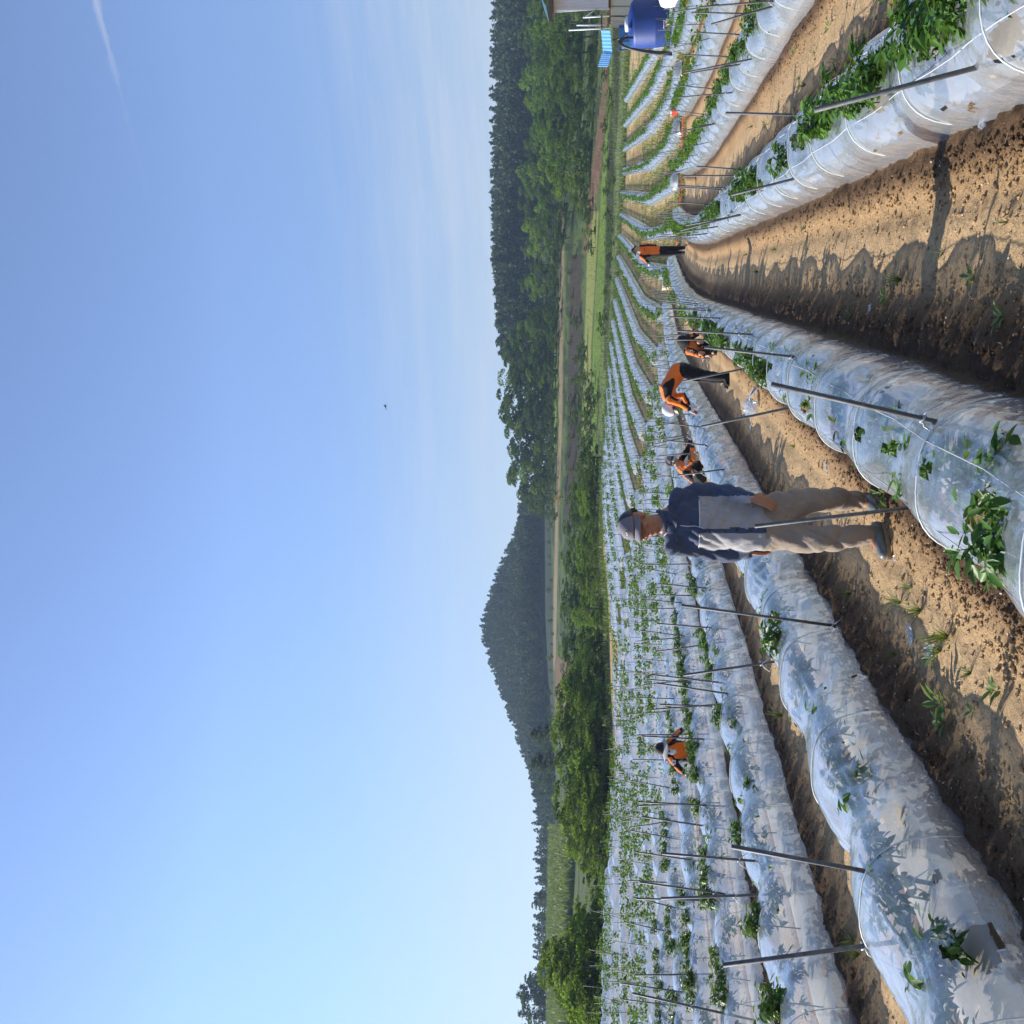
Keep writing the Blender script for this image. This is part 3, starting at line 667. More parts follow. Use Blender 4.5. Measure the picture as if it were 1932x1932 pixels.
# ------------------------------------------------------------------ steel poles with white ties
PL = [(-1, .25, 1455, 725, 1740, 790), (-1, -.40, 1424, 993, 1740, 955), (-1, .22, 1329, 655, 1492, 673), (-1, -.28, 1324, 805, 1495, 768), (-1, -.28, 1289, 719, 1407, 695),
 (-1, .22, 1278, 624, 1395, 630), (-1, .22, 1262, 598, 1342, 600), (-1, .22, 1252, 570, 1321, 577), (-2, .22, 1254, 830, 1329, 840), (-2, -.22, 1236, 838, 1297, 824),
 (-2, .22, 1278, 897, 1324, 891), (-2, .40, 1286, 1142, 1569, 1180), (-2, .12, 1380, 1597, 1720, 1660), (-2, -.24, 1289, 1274, 1437, 1252), (-2, -.30, 1364, 1821, 1630, 1785),
 (-3, .1, 1230, 1273, 1343, 1286), (-3, -.2, 1229, 1339, 1318, 1332), (-3, -.1, 1247, 1695, 1386, 1690), (-3, .1, 1249, 1610, 1394, 1622), (-4, 0, 1211, 1541, 1313, 1556), (-4, 0, 1193, 1874, 1302, 1898),
 (1, -.22, 1537, 208, 1924, 106), (1, .3, 1369, 213, 1546, 218), (1, .25, 1314, 314, 1424, 322), (1, -.22, 1284, 435, 1435, 394), (1, -.2, 1380, 368, 1561, 321), (1, .25, 1278, 350, 1364, 355),
 (2, -.2, 1342, 46, 1492, 2), (2, -.2, 1304, 138, 1399, 121), (2, .25, 1309, 61, 1386, 65), (2, -.2, 1324, 238, 1376, 226), (2, .25, 1304, 218, 1348, 223)]
poles = []
for k, off, tx, ty, bx, by in PL:
    y = 6.0
    for _ in range(8):
        X = ROWX[k] + float(shift(y)) + off; B = onX(bx, by, X); y = float(B[1])
    D = float(B[:2] @ HD); T = onD(tx, ty, D - .02)
    g = gz(X, y); dirv = T - B
    f = (g - .05 - B[2]) / dirv[2] if dirv[2] > .1 else 0
    G = B + dirv * f
    poles.append((math.hypot(B[0], B[1]), G, T, k, 1, B))
qr = random.Random(21)
for (k, b), (cx, Y0, Y1) in TUN.items():
    for sd in (-1, 1):
        y = Y0 + qr.uniform(.3, 1.2)
        while y < Y1:
            X = float(cx(y)) + sd * .24; y_ = y; y += qr.uniform(1.7, 2.2) if (b == 1 and k < 0) else qr.uniform(2.4, 3.2)
            if b == 1 and k in (-1, 1) and y_ < (17 if k == -1 else 13.5): continue
            if b == 1 and k == -2 and y_ < 16: continue
            if b == 1 and k in (-3, -4) and y_ < 9: continue
            if b == 1 and k <= -5 and qr.random() < .45: continue
            z = tz1(X, y_); H = qr.uniform(1.05, 1.25); lx = sd * qr.uniform(-.02, .20); ly = qr.gauss(0, .07)
            poles.append((math.hypot(X, y_), np.array([X - lx * .2, y_, z - .05]), np.array([X + lx, y_ + ly, z + H]), k, b, np.array([X, y_, z + .42])))
# dense pole tips along the outer edge of the field
vp = []
for p in poles:
    x, y = project(p[2]); x2, y2 = project(p[1])
    if (-30 < x < 1960 or -30 < x2 < 1960) and -40 < y < 1975: vp.append(p)
vp.sort(key=lambda p: p[0])
cnt = {}
def pole_mb(G, T, r=.0105, n=8): return MB().tube([tuple(G), tuple(G + (T - G) * .5), tuple(T)], r, n)
for p in vp[:300]:
    d, G, T, k, b, B = p; cnt[(k, b)] = cnt.get((k, b), 0) + 1
    G = np.array(G, float); T = np.array(T, float)
    if d < 22:
        root = empty('steel_pole', tuple(G)); 
        pole_mb(G - G, T - G, .0115 if d < 12 else .012).build('rod', M['pole'], root, True)
        mb = MB(); r = random.Random(int(d * 1000)); bb = B - G
        ring = [(bb[0] + .017 * math.cos(a), bb[1] + .017 * math.sin(a), bb[2] + .012 * math.sin(2 * a)) for a in np.linspace(0, 6.3, 9)]
        mb.tube(ring, .005, 4)
        for s in (-1, 1):
            mb.tube([(bb[0], bb[1], bb[2]), (bb[0] + s * .03, bb[1] - .02, bb[2] - .03 + r.uniform(0, .03)), (bb[0] + s * .07, bb[1] - .01 + r.uniform(-.03, .03), bb[2] - .07)], [.005, .004, .003], 4)
        mb.build('tie', M['string'], root, True); o = root
    else:
        o = mk('steel_pole', *(lambda m_: (m_.v, m_.f))(pole_mb(G, T, .0095, 5)), M['pole'], None, True)
    tag(o, 'steel pole over ' + rowname(k, b) + ', ' + ordw(cnt[(k, b)]) + ' from the camera', 'pole', 'support poles along the tunnels')
mb = MB()
for p in vp[300:]: mb.tube([tuple(p[1]), tuple(p[2])], .010, 3, False)
tag(mb.build('distant_poles', M['pole']), 'thin dark poles standing along the far tunnels', 'poles', None, 'stuff')

# ------------------------------------------------------------------ trees
def quads(P, size, seed, flat=.0, asp=.6):
    g = np.random.default_rng(seed); n = len(P)
    A = g.normal(0, 1, (n, 3)); A[:, 2] *= (1 - flat); A /= np.linalg.norm(A, axis=1)[:, None]
    B = np.cross(A, g.normal(0, 1, (n, 3))); B /= np.linalg.norm(B, axis=1)[:, None]
    s = (size * g.uniform(.6, 1.3, n))[:, None]
    q = np.stack([P - A * s * .5, P + B * s * .5 * asp, P + A * s * .5, P - B * s * .5 * asp], 1)
    return q.reshape(-1, 3), np.arange(n * 4).reshape(-1, 4)
def broad_tree(seed, H=10, Rr=4.0, n=2200, leafs=.42, low=.18, mat='broad'):
    """crown of leaf clumps carried on a forked trunk"""
    g = np.random.default_rng(seed); nc = 23
    c = []; 
    while len(c) < nc:
        p = g.uniform(-1, 1, 3)
        if .15 < np.linalg.norm(p) < 1: c.append(p)
    c = np.array(c); c[:, 2] = c[:, 2] * (1 - low) * .5 + (1 + low) * .5
    wide = np.sin(np.clip((c[:, 2] - low) / (1 - low), 0, 1) * math.pi * .82 + .45)
    cc = np.stack([c[:, 0] * Rr * wide, c[:, 1] * Rr * wide, c[:, 2] * H * .92], -1)
    rad = g.uniform(.18, .34, nc) * Rr
    k = g.integers(0, nc, n); d = g.normal(0, 1, (n, 3)); d /= np.linalg.norm(d, axis=1)[:, None]; d[:, 2] = np.abs(d[:, 2]) * .8 - .15 * (g.random(n) < .4)
    P = cc[k] + d * (rad[k] * g.uniform(.8, 1.06, n))[:, None]; P[:, 2] = np.clip(P[:, 2], H * low * .6, H * 1.02)
    V, Q = quads(P, leafs, seed + 1)
    tr = MB(); tr.tube([(0, 0, -.5), (.1, 0, H * .25), (-.1, .1, H * .55)], [H * .022, H * .017, H * .008], 7)
    for i in range(7):
        e = cc[g.integers(0, nc)]; tr.tube([(0, 0, H * (.2 + .04 * i)), tuple(e * .6 + np.array([0, 0, H * .12])), tuple(e)], [H * .009, H * .005, .02], 5)
    return V, Q, tr
def conif(seed, H=11, n=900, Rr=2.4, size=.5):
    g = np.random.default_rng(seed); P = []
    nb = 46
    for i in range(nb):
        t = i / nb; z = H * (.22 + .78 * t); a = g.uniform(0, 6.3); L = Rr * (1 - t) ** .75 * g.uniform(.55, 1.15) + .15
        m_ = int(n / nb)
        u = g.uniform(.15, 1, m_); P.append(np.stack([np.cos(a) * u * L, np.sin(a) * u * L, z - u * L * .12 + g.uniform(-.25, .3, m_)], -1) + g.normal(0, .18, (m_, 3)) * np.array([1, 1, .4]))
    V, Q = quads(np.concatenate(P), size, seed + 1, .1, .45)
    tr = MB().tube([(0, 0, -.5), (0, 0, H * .5), (0, 0, H * .98)], [H * .02, H * .012, .03], 6)
    return V, Q, tr
TREES = {}
def proto(key, fn, mat):
    V, Q, tr = fn; root = empty('tree'); mk('crown', V, Q, M[mat], root, False); tr.build('trunk', M['bark'], root, True); TREES[key] = [root, False]
for i in range(4): proto(('broad', i), broad_tree(100 + i, 10, 4.2, 3600, .36, .0), 'broad')
for i in range(3): proto(('dark', i), broad_tree(120 + i, 10, 3.8, 3400, .36, .0), 'broad_dark')
for i in range(3): proto(('bright', i), broad_tree(140 + i, 10, 4.6, 3000, .40, .05), 'bright')
for i in range(2): proto(('round', i), broad_tree(160 + i, 10, 5.6, 2600, .50, .04), 'broad_dark')
for i in range(3): proto(('pine', i), conif(170 + i), 'conifer')
proto(('dry', 0), broad_tree(190, 10, 5, 900, .6, .05), 'dry')
def root_h(k):
    return TREEH[k]
TREEH = {k: max(v.co.z for c in r[0].children if c.name.startswith('crown') for v in c.data.vertices) for k, r in TREES.items()}
tr_r = random.Random(77); tree_n = {}
def at_polar(y, D): 
    lat = (966 - y) / F * D; return float(D * HD[0] + lat * RT[0]), float(D * HD[1] + lat * RT[1])
def tree(kind, y, D, top=None, H=None, label='', name='tree', cat='tree', group='trees of the central grove', wide=1.0):
    X, Y = at_polar(y, D); z = tz1(X, Y)
    if H is None: H = max(1.0, CZ + D * (1205 - top) / F - z)
    ks = [k for k in TREES if k[0] == kind]; k = tr_r.choice(ks); root, u = TREES[k]
    if u: o = copy_tree(root)
    else: o = root; TREES[k][1] = True
    s = H / root_h(k); o.name = name; o.location = (X, Y, z - .1); o.scale = (s * wide, s * wide, s); o.rotation_euler.z = tr_r.uniform(0, 6.28)
    tree_n[label] = tree_n.get(label, 0) + 1
    tag(o, label, cat, group); return o
allT = []
def wood(kind, n, y0, y1, D0, D1, H0, H1, lbl, name='tree', group='trees of the hillside wood', cat='tree', wide=1.0):
    """a jittered stand; labels count the trees from the right edge of the wood, row by row"""
    st = []
    for i in range(n):
        y = y0 + (y1 - y0) * (i + tr_r.uniform(.1, .9)) / n; D = tr_r.uniform(D0, D1); st.append((y, D))
    for j, (y, D) in enumerate(st):
        tree(kind if isinstance(kind, str) else tr_r.choice(kind), y, D, None, tr_r.uniform(H0 * .78, H1 * 1.12), lbl % ordw(j + 1), name, cat, group, wide)
# broadleaf wood climbing the slope on the right
def wood2(kinds, n, y0, y1, D, ty, tops, jit, lbl, wide=1.1, name='tree', group='trees of the hillside wood'):
    for i in range(n):
        y = y0 + (y1 - y0) * (i + tr_r.uniform(.15, .85)) / n; top = np.interp(y, ty, tops) + tr_r.uniform(-jit, jit)
        tree(tr_r.choice(kinds), y, D + tr_r.uniform(-5, 5), top, None, lbl % ordw(i + 1), name, 'bush' if name == 'bush' else 'tree', group, wide)
T_ = [-60, 150, 323, 400, 473, 560, 646]
wood2(('broad', 'dark', 'broad'), 13, -60, 400, 156, T_, [1040, 1052, 1048, 1070, 1080, 1080, 1080], 22, 'tree in the front row of the right hillside wood, %s from the right')
wood2(('broad', 'bright', 'dark'), 14, -60, 455, 182, T_, [1015, 1025, 1018, 1030, 1050, 1050, 1050], 18, 'tree in the second row of the right hillside wood, %s from the right')
wood2(('broad', 'broad', 'bright', 'dark'), 18, -60, 640, 210, T_, [1000, 1005, 998, 1002, 1005, 1005, 1012], 16, 'tree in the third row of the right hillside wood, %s from the right')
wood2(('broad', 'dark', 'bright'), 18, -60, 640, 238, T_, [992, 990, 985, 988, 990, 985, 992], 14, 'tree in the fourth row of the right hillside wood, %s from the right')
wood2(('broad', 'dark', 'pine'), 18, -60, 660, 272, T_, [985, 982, 978, 982, 985, 980, 985], 10, 'tree in the fifth row of the right hillside wood, %s from the right')
wood2(('dark', 'round'), 17, -60, 415, 150, T_, [1112, 1108, 1096, 1090, 1080, 1080, 1080], 8, 'dark undergrowth bush along the right wood edge, %s from the right', 1.5, 'bush', 'undergrowth at the wood edge')
wood2(('dark', 'round'), 12, 415, 650, 199, T_, [1050, 1050, 1050, 1042, 1034, 1034, 1034], 5, 'dark undergrowth bush above the upper track, %s from the right', 1.5, 'bush', 'undergrowth at the wood edge')
wood2(('dark', 'round', 'broad'), 16, 470, 1000, 181, [400, 646, 801, 1000], [1086, 1074, 1070, 1064], 6, 'dark shrub on the slope below the upper track, %s from the right', 1.6, 'bush', 'shrubs below the upper track')
wood2(('dark', 'broad', 'round'), 22, -60, 640, 119, [-60, 323, 473, 646], [1160, 1146, 1141, 1126], 6, 'low bush on the dark bank behind the meadow, %s from the right', 1.9, 'bush', 'bushes on the dark bank')
wood2(('broad', 'dark', 'bright'), 18, -60, 480, 146, [-60, 323, 480], [1127, 1108, 1098], 5, 'low bush on the brown bank below the wood, %s from the right', 1.7, 'bush', 'bushes on the brown bank')
# dark grove in the middle
for i, (y, top, D) in enumerate([(640, 962, 222), (655, 945, 235), (680, 948, 225), (705, 952, 240), (718, 938, 232), (742, 934, 228), (765, 936, 238), (790, 945, 226), (815, 950, 232), (838, 955, 240), (862, 962, 228), (888, 952, 236), (905, 955, 226), (925, 972, 234), (945, 985, 240), (672, 985, 212), (700, 990, 210), (735, 985, 212), (770, 985, 214), (805, 992, 212), (845, 1000, 214), (880, 1000, 216), (915, 1000, 218), (950, 1005, 222), (620, 990, 214), (600, 1000, 216)]):
    tree('dark' if i % 4 else 'broad', y, D, top, None, 'tall dark tree of the central grove, %s from the right' % ordw(i + 1), wide=1.2)
wood2(('dark', 'round', 'dark'), 22, 590, 975, 246, [590, 975], [1000, 1002], 14, 'dark tree filling the back of the central grove, %s from the right', 1.4, 'tree', 'trees of the central grove')
wood2(('dark', 'round'), 22, 590, 975, 206, [590, 975], [1028, 1028], 6, 'dark bush along the foot of the central grove, %s from the right', 1.6, 'bush', 'bushes along the grove foot')
# round bushes on the bank behind the far tunnels
for i, (y, D, top, wd) in enumerate([(706, 140, 1102, 1.0), (734, 138, 1096, 1.1), (760, 132, 1092, 1.3), (778, 134, 1096, 1.1), (810, 130, 1086, 1.2), (830, 136, 1100, 1.0), (855, 130, 1094, 1.0), (885, 124, 1088, 1.2), (905, 122, 1078, 1.2), (935, 118, 1070, 1.4), (965, 114, 1072, 1.4), (748, 122, 1118, 1.2), (868, 112, 1118, 1.2), (895, 108, 1118, 1.2), (925, 106, 1110, 1.3)]):
    tree('round' if i % 3 else 'broad', y, D, top, None, 'round dark bush on the bank behind the tunnels, %s from the right' % ordw(i + 1), 'bush', 'bush', 'round bushes on the bank', wd)
tree('dry', 938, 188, 1044, None, 'small bush with rusty yellow leaves beside the upper track', 'bush', 'bush', None, 1.2)
# thicket of shrubs along the outer edge of the field
sh_ = [(1010, 1100), (1035, 1092), (1062, 1080), (1090, 1086), (1118, 1092), (1148, 1078), (1175, 1090), (1205, 1082), (1235, 1085), (1262, 1080), (1290, 1050), (1318, 1040), (1345, 1034), (1372, 1030), (1400, 1034), (1428, 1040), (1455, 1044), (1482, 1040), (1510, 1034), (1540, 1036), (1570, 1048), (1600, 1062), (1630, 1082), (1662, 1092), (1695, 1096), (1728, 1092), (1760, 1052), (1792, 1012), (1825, 1004), (1858, 1022), (1890, 1060), (1925, 1078), (1960, 1070)]
for i, (y, top) in enumerate(sh_):
    e = float(edgeD(y)); D = e + tr_r.uniform(9, 15)
    tree(('bright', 'broad', 'bright', 'dark')[i % 4] if not 1770 < y < 1870 else 'broad', y, D, top + 4, None, 'leafy shrub in the back row of the field edge thicket, %s from the right' % ordw(i + 1), 'shrub', 'shrub', 'shrubs along the field edge', 1.25)
for i in range(44):
    y = 985 + i * 22.5 + tr_r.uniform(-8, 8); e = float(edgeD(y)); D = e + tr_r.uniform(4, 8)
    tp = np.interp(y, [a for a, b in sh_], [b for a, b in sh_]) + tr_r.uniform(22, 55)
    tree(('broad', 'dark', 'bright')[i % 3], y, D, min(tp, 1128), None, 'low bush in the front row of the field edge, %s from the right' % ordw(i + 1), 'shrub', 'shrub', 'shrubs along the field edge', 1.5)
wood2(('dark', 'round', 'broad'), 20, 640, 1300, 160, [640, 900, 1300], [1092, 1078, 1074], 8, 'dark bush scattered on the middle slope, %s from the right', 1.7, 'bush', 'bushes on the middle slope')
wood2(('dark', 'bright', 'broad'), 22, 860, 1330, 104, [860, 1000, 1300], [1098, 1086, 1074], 12, 'leafy bush on the near slope behind the field, %s from the right', 1.8, 'bush', 'bushes on the near slope')
wood2(('broad', 'dark'), 16, 940, 1330, 132, [860, 1000, 1300], [1078, 1068, 1058], 9, 'leafy bush halfway up the slope behind the field, %s from the right', 1.8, 'bush', 'bushes halfway up the slope')
# trees between the terraces and the hill
for i in range(22):
    y = 975 + i * 24 + tr_r.uniform(-8, 8)
    tree(('dark', 'broad')[i % 2], y, tr_r.uniform(222, 245), 1036 - tr_r.uniform(-6, 22) * (1 if y < 1000 or 1190 < y < 1260 else .3), None, 'small tree in the belt at the hill foot, %s from the right' % ordw(i + 1), group='trees at the hill foot', wide=1.3)
for i in range(12):
    y = 1140 + i * 13 + tr_r.uniform(-5, 5)
    tree(('dark', 'broad')[i % 2], y, tr_r.uniform(172, 182), 1062 + tr_r.uniform(-14, 8), None, 'dark shrub on the middle terrace below the hill, %s from the right' % ordw(i + 1), 'shrub', 'shrub', 'shrubs on the middle terrace', 1.6)
# dark trees on the left skyline
sk = [(1400, 1012), (1425, 1008), (1450, 1000), (1475, 1012), (1500, 1018), (1525, 1030), (1560, 1024), (1585, 1020), (1610, 1016), (1640, 1018), (1665, 1016), (1690, 1008), (1712, 1002), (1738, 1010), (1760, 1012), (1850, 988), (1868, 978), (1884, 972), (1900, 978), (1920, 975), (1945, 980)]
for i, (y, top) in enumerate(sk):
    tree('pine' if i % 3 else 'dark', y, 232 if y < 1800 else 212, top, None, 'dark pine on the left skyline behind the terrace, %s from the right' % ordw(i + 1), 'pine_tree', 'tree', 'pines on the left skyline', 1.5)
tree('pine', 1385, 150, 998, None, 'brownish open pine standing in front of the hill foot, right one of two', 'pine_tree', 'tree', None, 2.0)
tree('pine', 1440, 140, 1000, None, 'brownish open pine standing in front of the hill foot, left one of two', 'pine_tree', 'tree', None, 2.2)
# forest covering the hill and the right ridge: one mass of conifers
PV = [conif(300 + i, 11, 110, 2.7, 1.5)[0:2] for i in range(6)]
VV, QQ, nb_ = [], [], 0
def forest(pts, hmin, hmax, wide=1.0):
    global nb_
    for y, D in pts:
        X, Y = at_polar(y, D); z = tz1(X, Y); V, Q = PV[tr_r.randrange(6)]; s = tr_r.uniform(hmin, hmax) / 11; a = tr_r.uniform(0, 6.3); ca_, sa_ = math.cos(a) * s * wide, math.sin(a) * s * wide
        W = np.stack([V[:, 0] * ca_ - V[:, 1] * sa_ + X, V[:, 0] * sa_ + V[:, 1] * ca_ + Y, V[:, 2] * s + z], -1); VV.append(W); QQ.append(Q + nb_); nb_ += len(W)
pts = []
for i in range(3400):
    D = tr_r.uniform(330, 500); y = tr_r.uniform(930, 1600); 
    h1, h2 = hill(np.array(D), np.array(y))
    if h1 > .6: pts.append((y, D))
for i in range(420): pts.append((tr_r.uniform(1400, 2000), tr_r.uniform(330, 425)))
forest(pts, 6, 10)
o = mk('hill_forest', np.concatenate(VV), np.concatenate(QQ), M['conifer'], None, False); tag(o, 'dense dark conifer forest covering the dome shaped hill', 'forest', None, 'stuff')
VV, QQ, nb_ = [], [], 0
forest([(tr_r.uniform(-90, 675), tr_r.uniform(300, 385)) for i in range(1300)], 9, 13.5)
forest([(tr_r.uniform(560, 720), tr_r.uniform(262, 300)) for i in range(60)], 8, 11)
o = mk('ridge_forest', np.concatenate(VV), np.concatenate(QQ), M['conifer'], None, False); tag(o, 'dark pine forest along the right hand ridge against the sky', 'forest', None, 'stuff')
for k, (root, u) in TREES.items():
    if not u:
        for c in list(root.children): bpy.data.objects.remove(c)
        bpy.data.objects.remove(root)
# grass and weeds on the banks, one mass of blades
g = np.random.default_rng(9); PB = []
def blades(n, f, hh):
    P = f(n); z = terr(P[:, 0], P[:, 1]); P = np.stack([P[:, 0], P[:, 1], z], -1); h = hh * g.uniform(.5, 1.4, n)
    a = g.uniform(0, 6.3, n); w = h * .16; dx, dy = np.cos(a) * w, np.sin(a) * w; lx, ly = g.normal(0, .3, n) * h, g.normal(0, .3, n) * h
    q = np.stack([P + np.stack([-dx, -dy, 0 * h - .02], -1), P + np.stack([dx, dy, 0 * h - .02], -1), P + np.stack([dx * .2 + lx, dy * .2 + ly, h], -1), P + np.stack([-dx * .2 + lx, -dy * .2 + ly, h], -1)], 1)
    PB.append(q.reshape(-1, 3))
def polar_f(y0, y1, d0, d1, edge=True):
    def f(n):
        y = g.uniform(y0, y1, n); D = g.uniform(d0, d1, n) + (edgeD(y) if edge else 0); lat = (966 - y) / F * D
        return np.stack([D * HD[0] + lat * RT[0], D * HD[1] + lat * RT[1]], -1)
    return f
blades(16000, polar_f(-100, 1000, -1, 5), .28); blades(3000, polar_f(1000, 2100, -.5, 2), .3)
blades(30000, polar_f(-100, 1000, 2, 45), .14); blades(9000, polar_f(1000, 1500, 4, 50), .3)
blades(9000, polar_f(-100, 1300, 100, 215, False), .25)
def chf(n):
    X = g.uniform(-20, 16, n); return np.stack([X, ditchY(X) + g.choice([-1.2, 1.0], n) + g.normal(0, .6, n)], -1)
blades(26000, polar_f(1560, 2050, 128, 205, False), 1.3); blades(9000, chf, .14)
def grassy(n):
    X = g.uniform(0, 22, n); return np.stack([X, 44 + g.uniform(0, 1, n) ** 1.3 * 26], -1)
blades(12000, grassy, .12)
PBv = np.concatenate(PB)
o = mk('grass', PBv, np.arange(len(PBv)).reshape(-1, 4), M['grass'], None, False); tag(o, 'rough green grass on the banks behind the field', 'grass', None, 'stuff')

# ------------------------------------------------------------------ people
def remesh(mb, voxel, it, name, mats, parent, origin, fn=None, disp=None):
    o = mk('tmp', mb.v, mb.f, mats)
    a = o.modifiers.new('r', 'REMESH'); a.mode = 'VOXEL'; a.voxel_size = voxel; a.use_smooth_shade = True
    b = o.modifiers.new('s', 'SMOOTH'); b.factor = .5; b.iterations = it
    dg = bpy.context.evaluated_depsgraph_get(); me = bpy.data.meshes.new_from_object(o.evaluated_get(dg))
    n = len(me.vertices); V = np.empty(n * 3, np.float32); me.vertices.foreach_get('co', V); V = V.reshape(-1, 3).astype(float)
    if disp is not None:
        N = np.empty(n * 3, np.float32); me.vertices.foreach_get('normal', N); V = V + N.reshape(-1, 3) * disp(V)[:, None]
    me.vertices.foreach_set('co', (V - np.array(origin)).astype(np.float32).ravel())
    if not isinstance(mats, (list, tuple)): mats = [mats]
    me.materials.clear()
    for mt in mats: me.materials.append(mt)
    if fn is not None:
        Cc = np.empty(len(me.polygons) * 3, np.float32); 
        for p in (): pass
        me.update(); me.polygons.foreach_get('center', Cc)
        me.polygons.foreach_set('material_index', np.asarray(fn(Cc.reshape(-1, 3) + np.array(origin)), np.int32))
    me.polygons.foreach_set('use_smooth', np.ones(len(me.polygons), bool)); me.update(); me.name = name
    bpy.data.objects.remove(o)
    r = bpy.data.objects.new(name, me); COL.objects.link(r); r.parent = parent
    return r
def etube(mb, pts, rads, lat, n=16):
    """closed tube with elliptical sections: rads = (half width along lat, half depth)"""
    P = [np.array(p, float) for p in pts]; V = []
    P2, R2 = [], []
    t0 = P[0] - P[1]; t0 /= np.linalg.norm(t0); t1 = P[-1] - P[-2]; t1 /= np.linalg.norm(t1)
    r0 = min(rads[0]); r1 = min(rads[-1])
    P2 = [P[0] + t0 * r0 * .75, P[0] + t0 * r0 * .45] + P + [P[-1] + t1 * r1 * .45, P[-1] + t1 * r1 * .75]
    R2 = [tuple(k * .35 for k in rads[0]), tuple(k * .82 for k in rads[0])] + list(rads) + [tuple(k * .82 for k in rads[-1]), tuple(k * .35 for k in rads[-1])]
    for i, p in enumerate(P2):
        t = P2[min(i + 1, len(P2) - 1)] - P2[max(i - 1, 0)]; t /= np.linalg.norm(t)
        l = np.array(lat, float) - t * np.dot(lat, t); l /= np.linalg.norm(l); f = np.cross(t, l)
        for k in range(n):
            q = 2 * math.pi * k / n; V.append(p + l * math.cos(q) * R2[i][0] + f * math.sin(q) * R2[i][1])
    m_ = len(P2); Fc = [(i * n + k, i * n + (k + 1) % n, (i + 1) * n + (k + 1) % n, (i + 1) * n + k) for i in range(m_ - 1) for k in range(n)]
    Fc += [tuple(range(n - 1, -1, -1)), tuple(range((m_ - 1) * n, m_ * n))]
    mb.add(V, Fc)
def ell(mb, c, ax, n=14):
    """ellipsoid from centre and three axis vectors"""
    c = np.array(c, float); ax = [np.array(a, float) for a in ax]; V = [c - ax[2]]; 
    for i in range(1, n):
        th = math.pi * i / n
        for k in range(n * 2):
            q = math.pi * k / n; V.append(c + ax[0] * math.sin(th) * math.cos(q) + ax[1] * math.sin(th) * math.sin(q) - ax[2] * math.cos(th))
    V.append(c + ax[2]); m_ = n * 2; Fc = [(0, 1 + (k + 1) % m_, 1 + k) for k in range(m_)]
    for i in range(n - 2):
        for k in range(m_): Fc.append((1 + i * m_ + k, 1 + i * m_ + (k + 1) % m_, 1 + (i + 1) * m_ + (k + 1) % m_, 1 + (i + 1) * m_ + k))
    b = 1 + (n - 2) * m_; Fc += [(b + k, b + (k + 1) % m_, b + m_) for k in range(m_)]
    if np.dot(np.cross(ax[0], ax[1]), ax[2]) < 0: Fc = [f[::-1] for f in Fc]
    mb.add(V, Fc)
def cap_(mb, a, b, ra, rb, n=12):
    a, b = np.array(a, float), np.array(b, float); d = b - a; L = np.linalg.norm(d)
    l = np.cross(d, [.3, .2, 1.0]); etube(mb, [a, a + d * .5, b], [(ra, ra), ((ra + rb) / 2,) * 2, (rb, rb)], l, n)
HD3 = np.array([HD[0], HD[1], 0.0]); ZZ = np.array([0, 0, 1.0])
def unit(v): v = np.array(v, float); return v / np.linalg.norm(v)
def facing(deg, pitch=0):
    """front direction: 0 looks at the camera, +90 towards the upright picture's right, 180 away"""
    a = R(deg); f = -HD3 * math.cos(a) + RT * math.sin(a); return unit(f * math.cos(R(pitch)) + ZZ * math.sin(R(pitch)))
def hand(mb, w, d, back, curl=.5, L=.18, s=1.0, thumb=1, spread=1.0):
    """palm, five separate fingers and a side thumb; d = pointing direction, back = direction of the back of the hand"""
    d = unit(d); back = unit(back - d * np.dot(back, d)); sd = np.cross(d, back); w = np.array(w, float)
    etube(mb, [w, w + d * .045 * s, w + d * .095 * s], [(.026 * s, .018 * s), (.040 * s, .016 * s), (.041 * s, .013 * s)], sd, 12)
    for i, (o, ln) in enumerate([(-.030, .074), (-.010, .084), (.010, .078), (.029, .062)]):
        p = w + d * .090 * s + sd * o * s * spread; ang = 0; q = [p]
        for j, fr in enumerate((.45, .32, .25)):
            ang += curl * (.7 if j == 0 else 1.0); dd = d * math.cos(ang) - back * math.sin(ang); p = p + dd * ln * fr * s; q.append(p)
        etube(mb, q, [(.0098 * s, .0098 * s), (.0092 * s, .0092 * s), (.0085 * s, .0085 * s), (.0072 * s, .0072 * s)], sd, 8)
    p = w + d * .028 * s - sd * thumb * .028 * s; q = [p, p + (d * .55 - sd * thumb * .6 - back * .35) * .042 * s, p + (d * .95 - sd * thumb * .62 - back * .75) * .062 * s + d * .01]
    etube(mb, q, [(.0125 * s, .0125 * s), (.0108 * s, .0108 * s), (.0088 * s, .0088 * s)], back, 8)
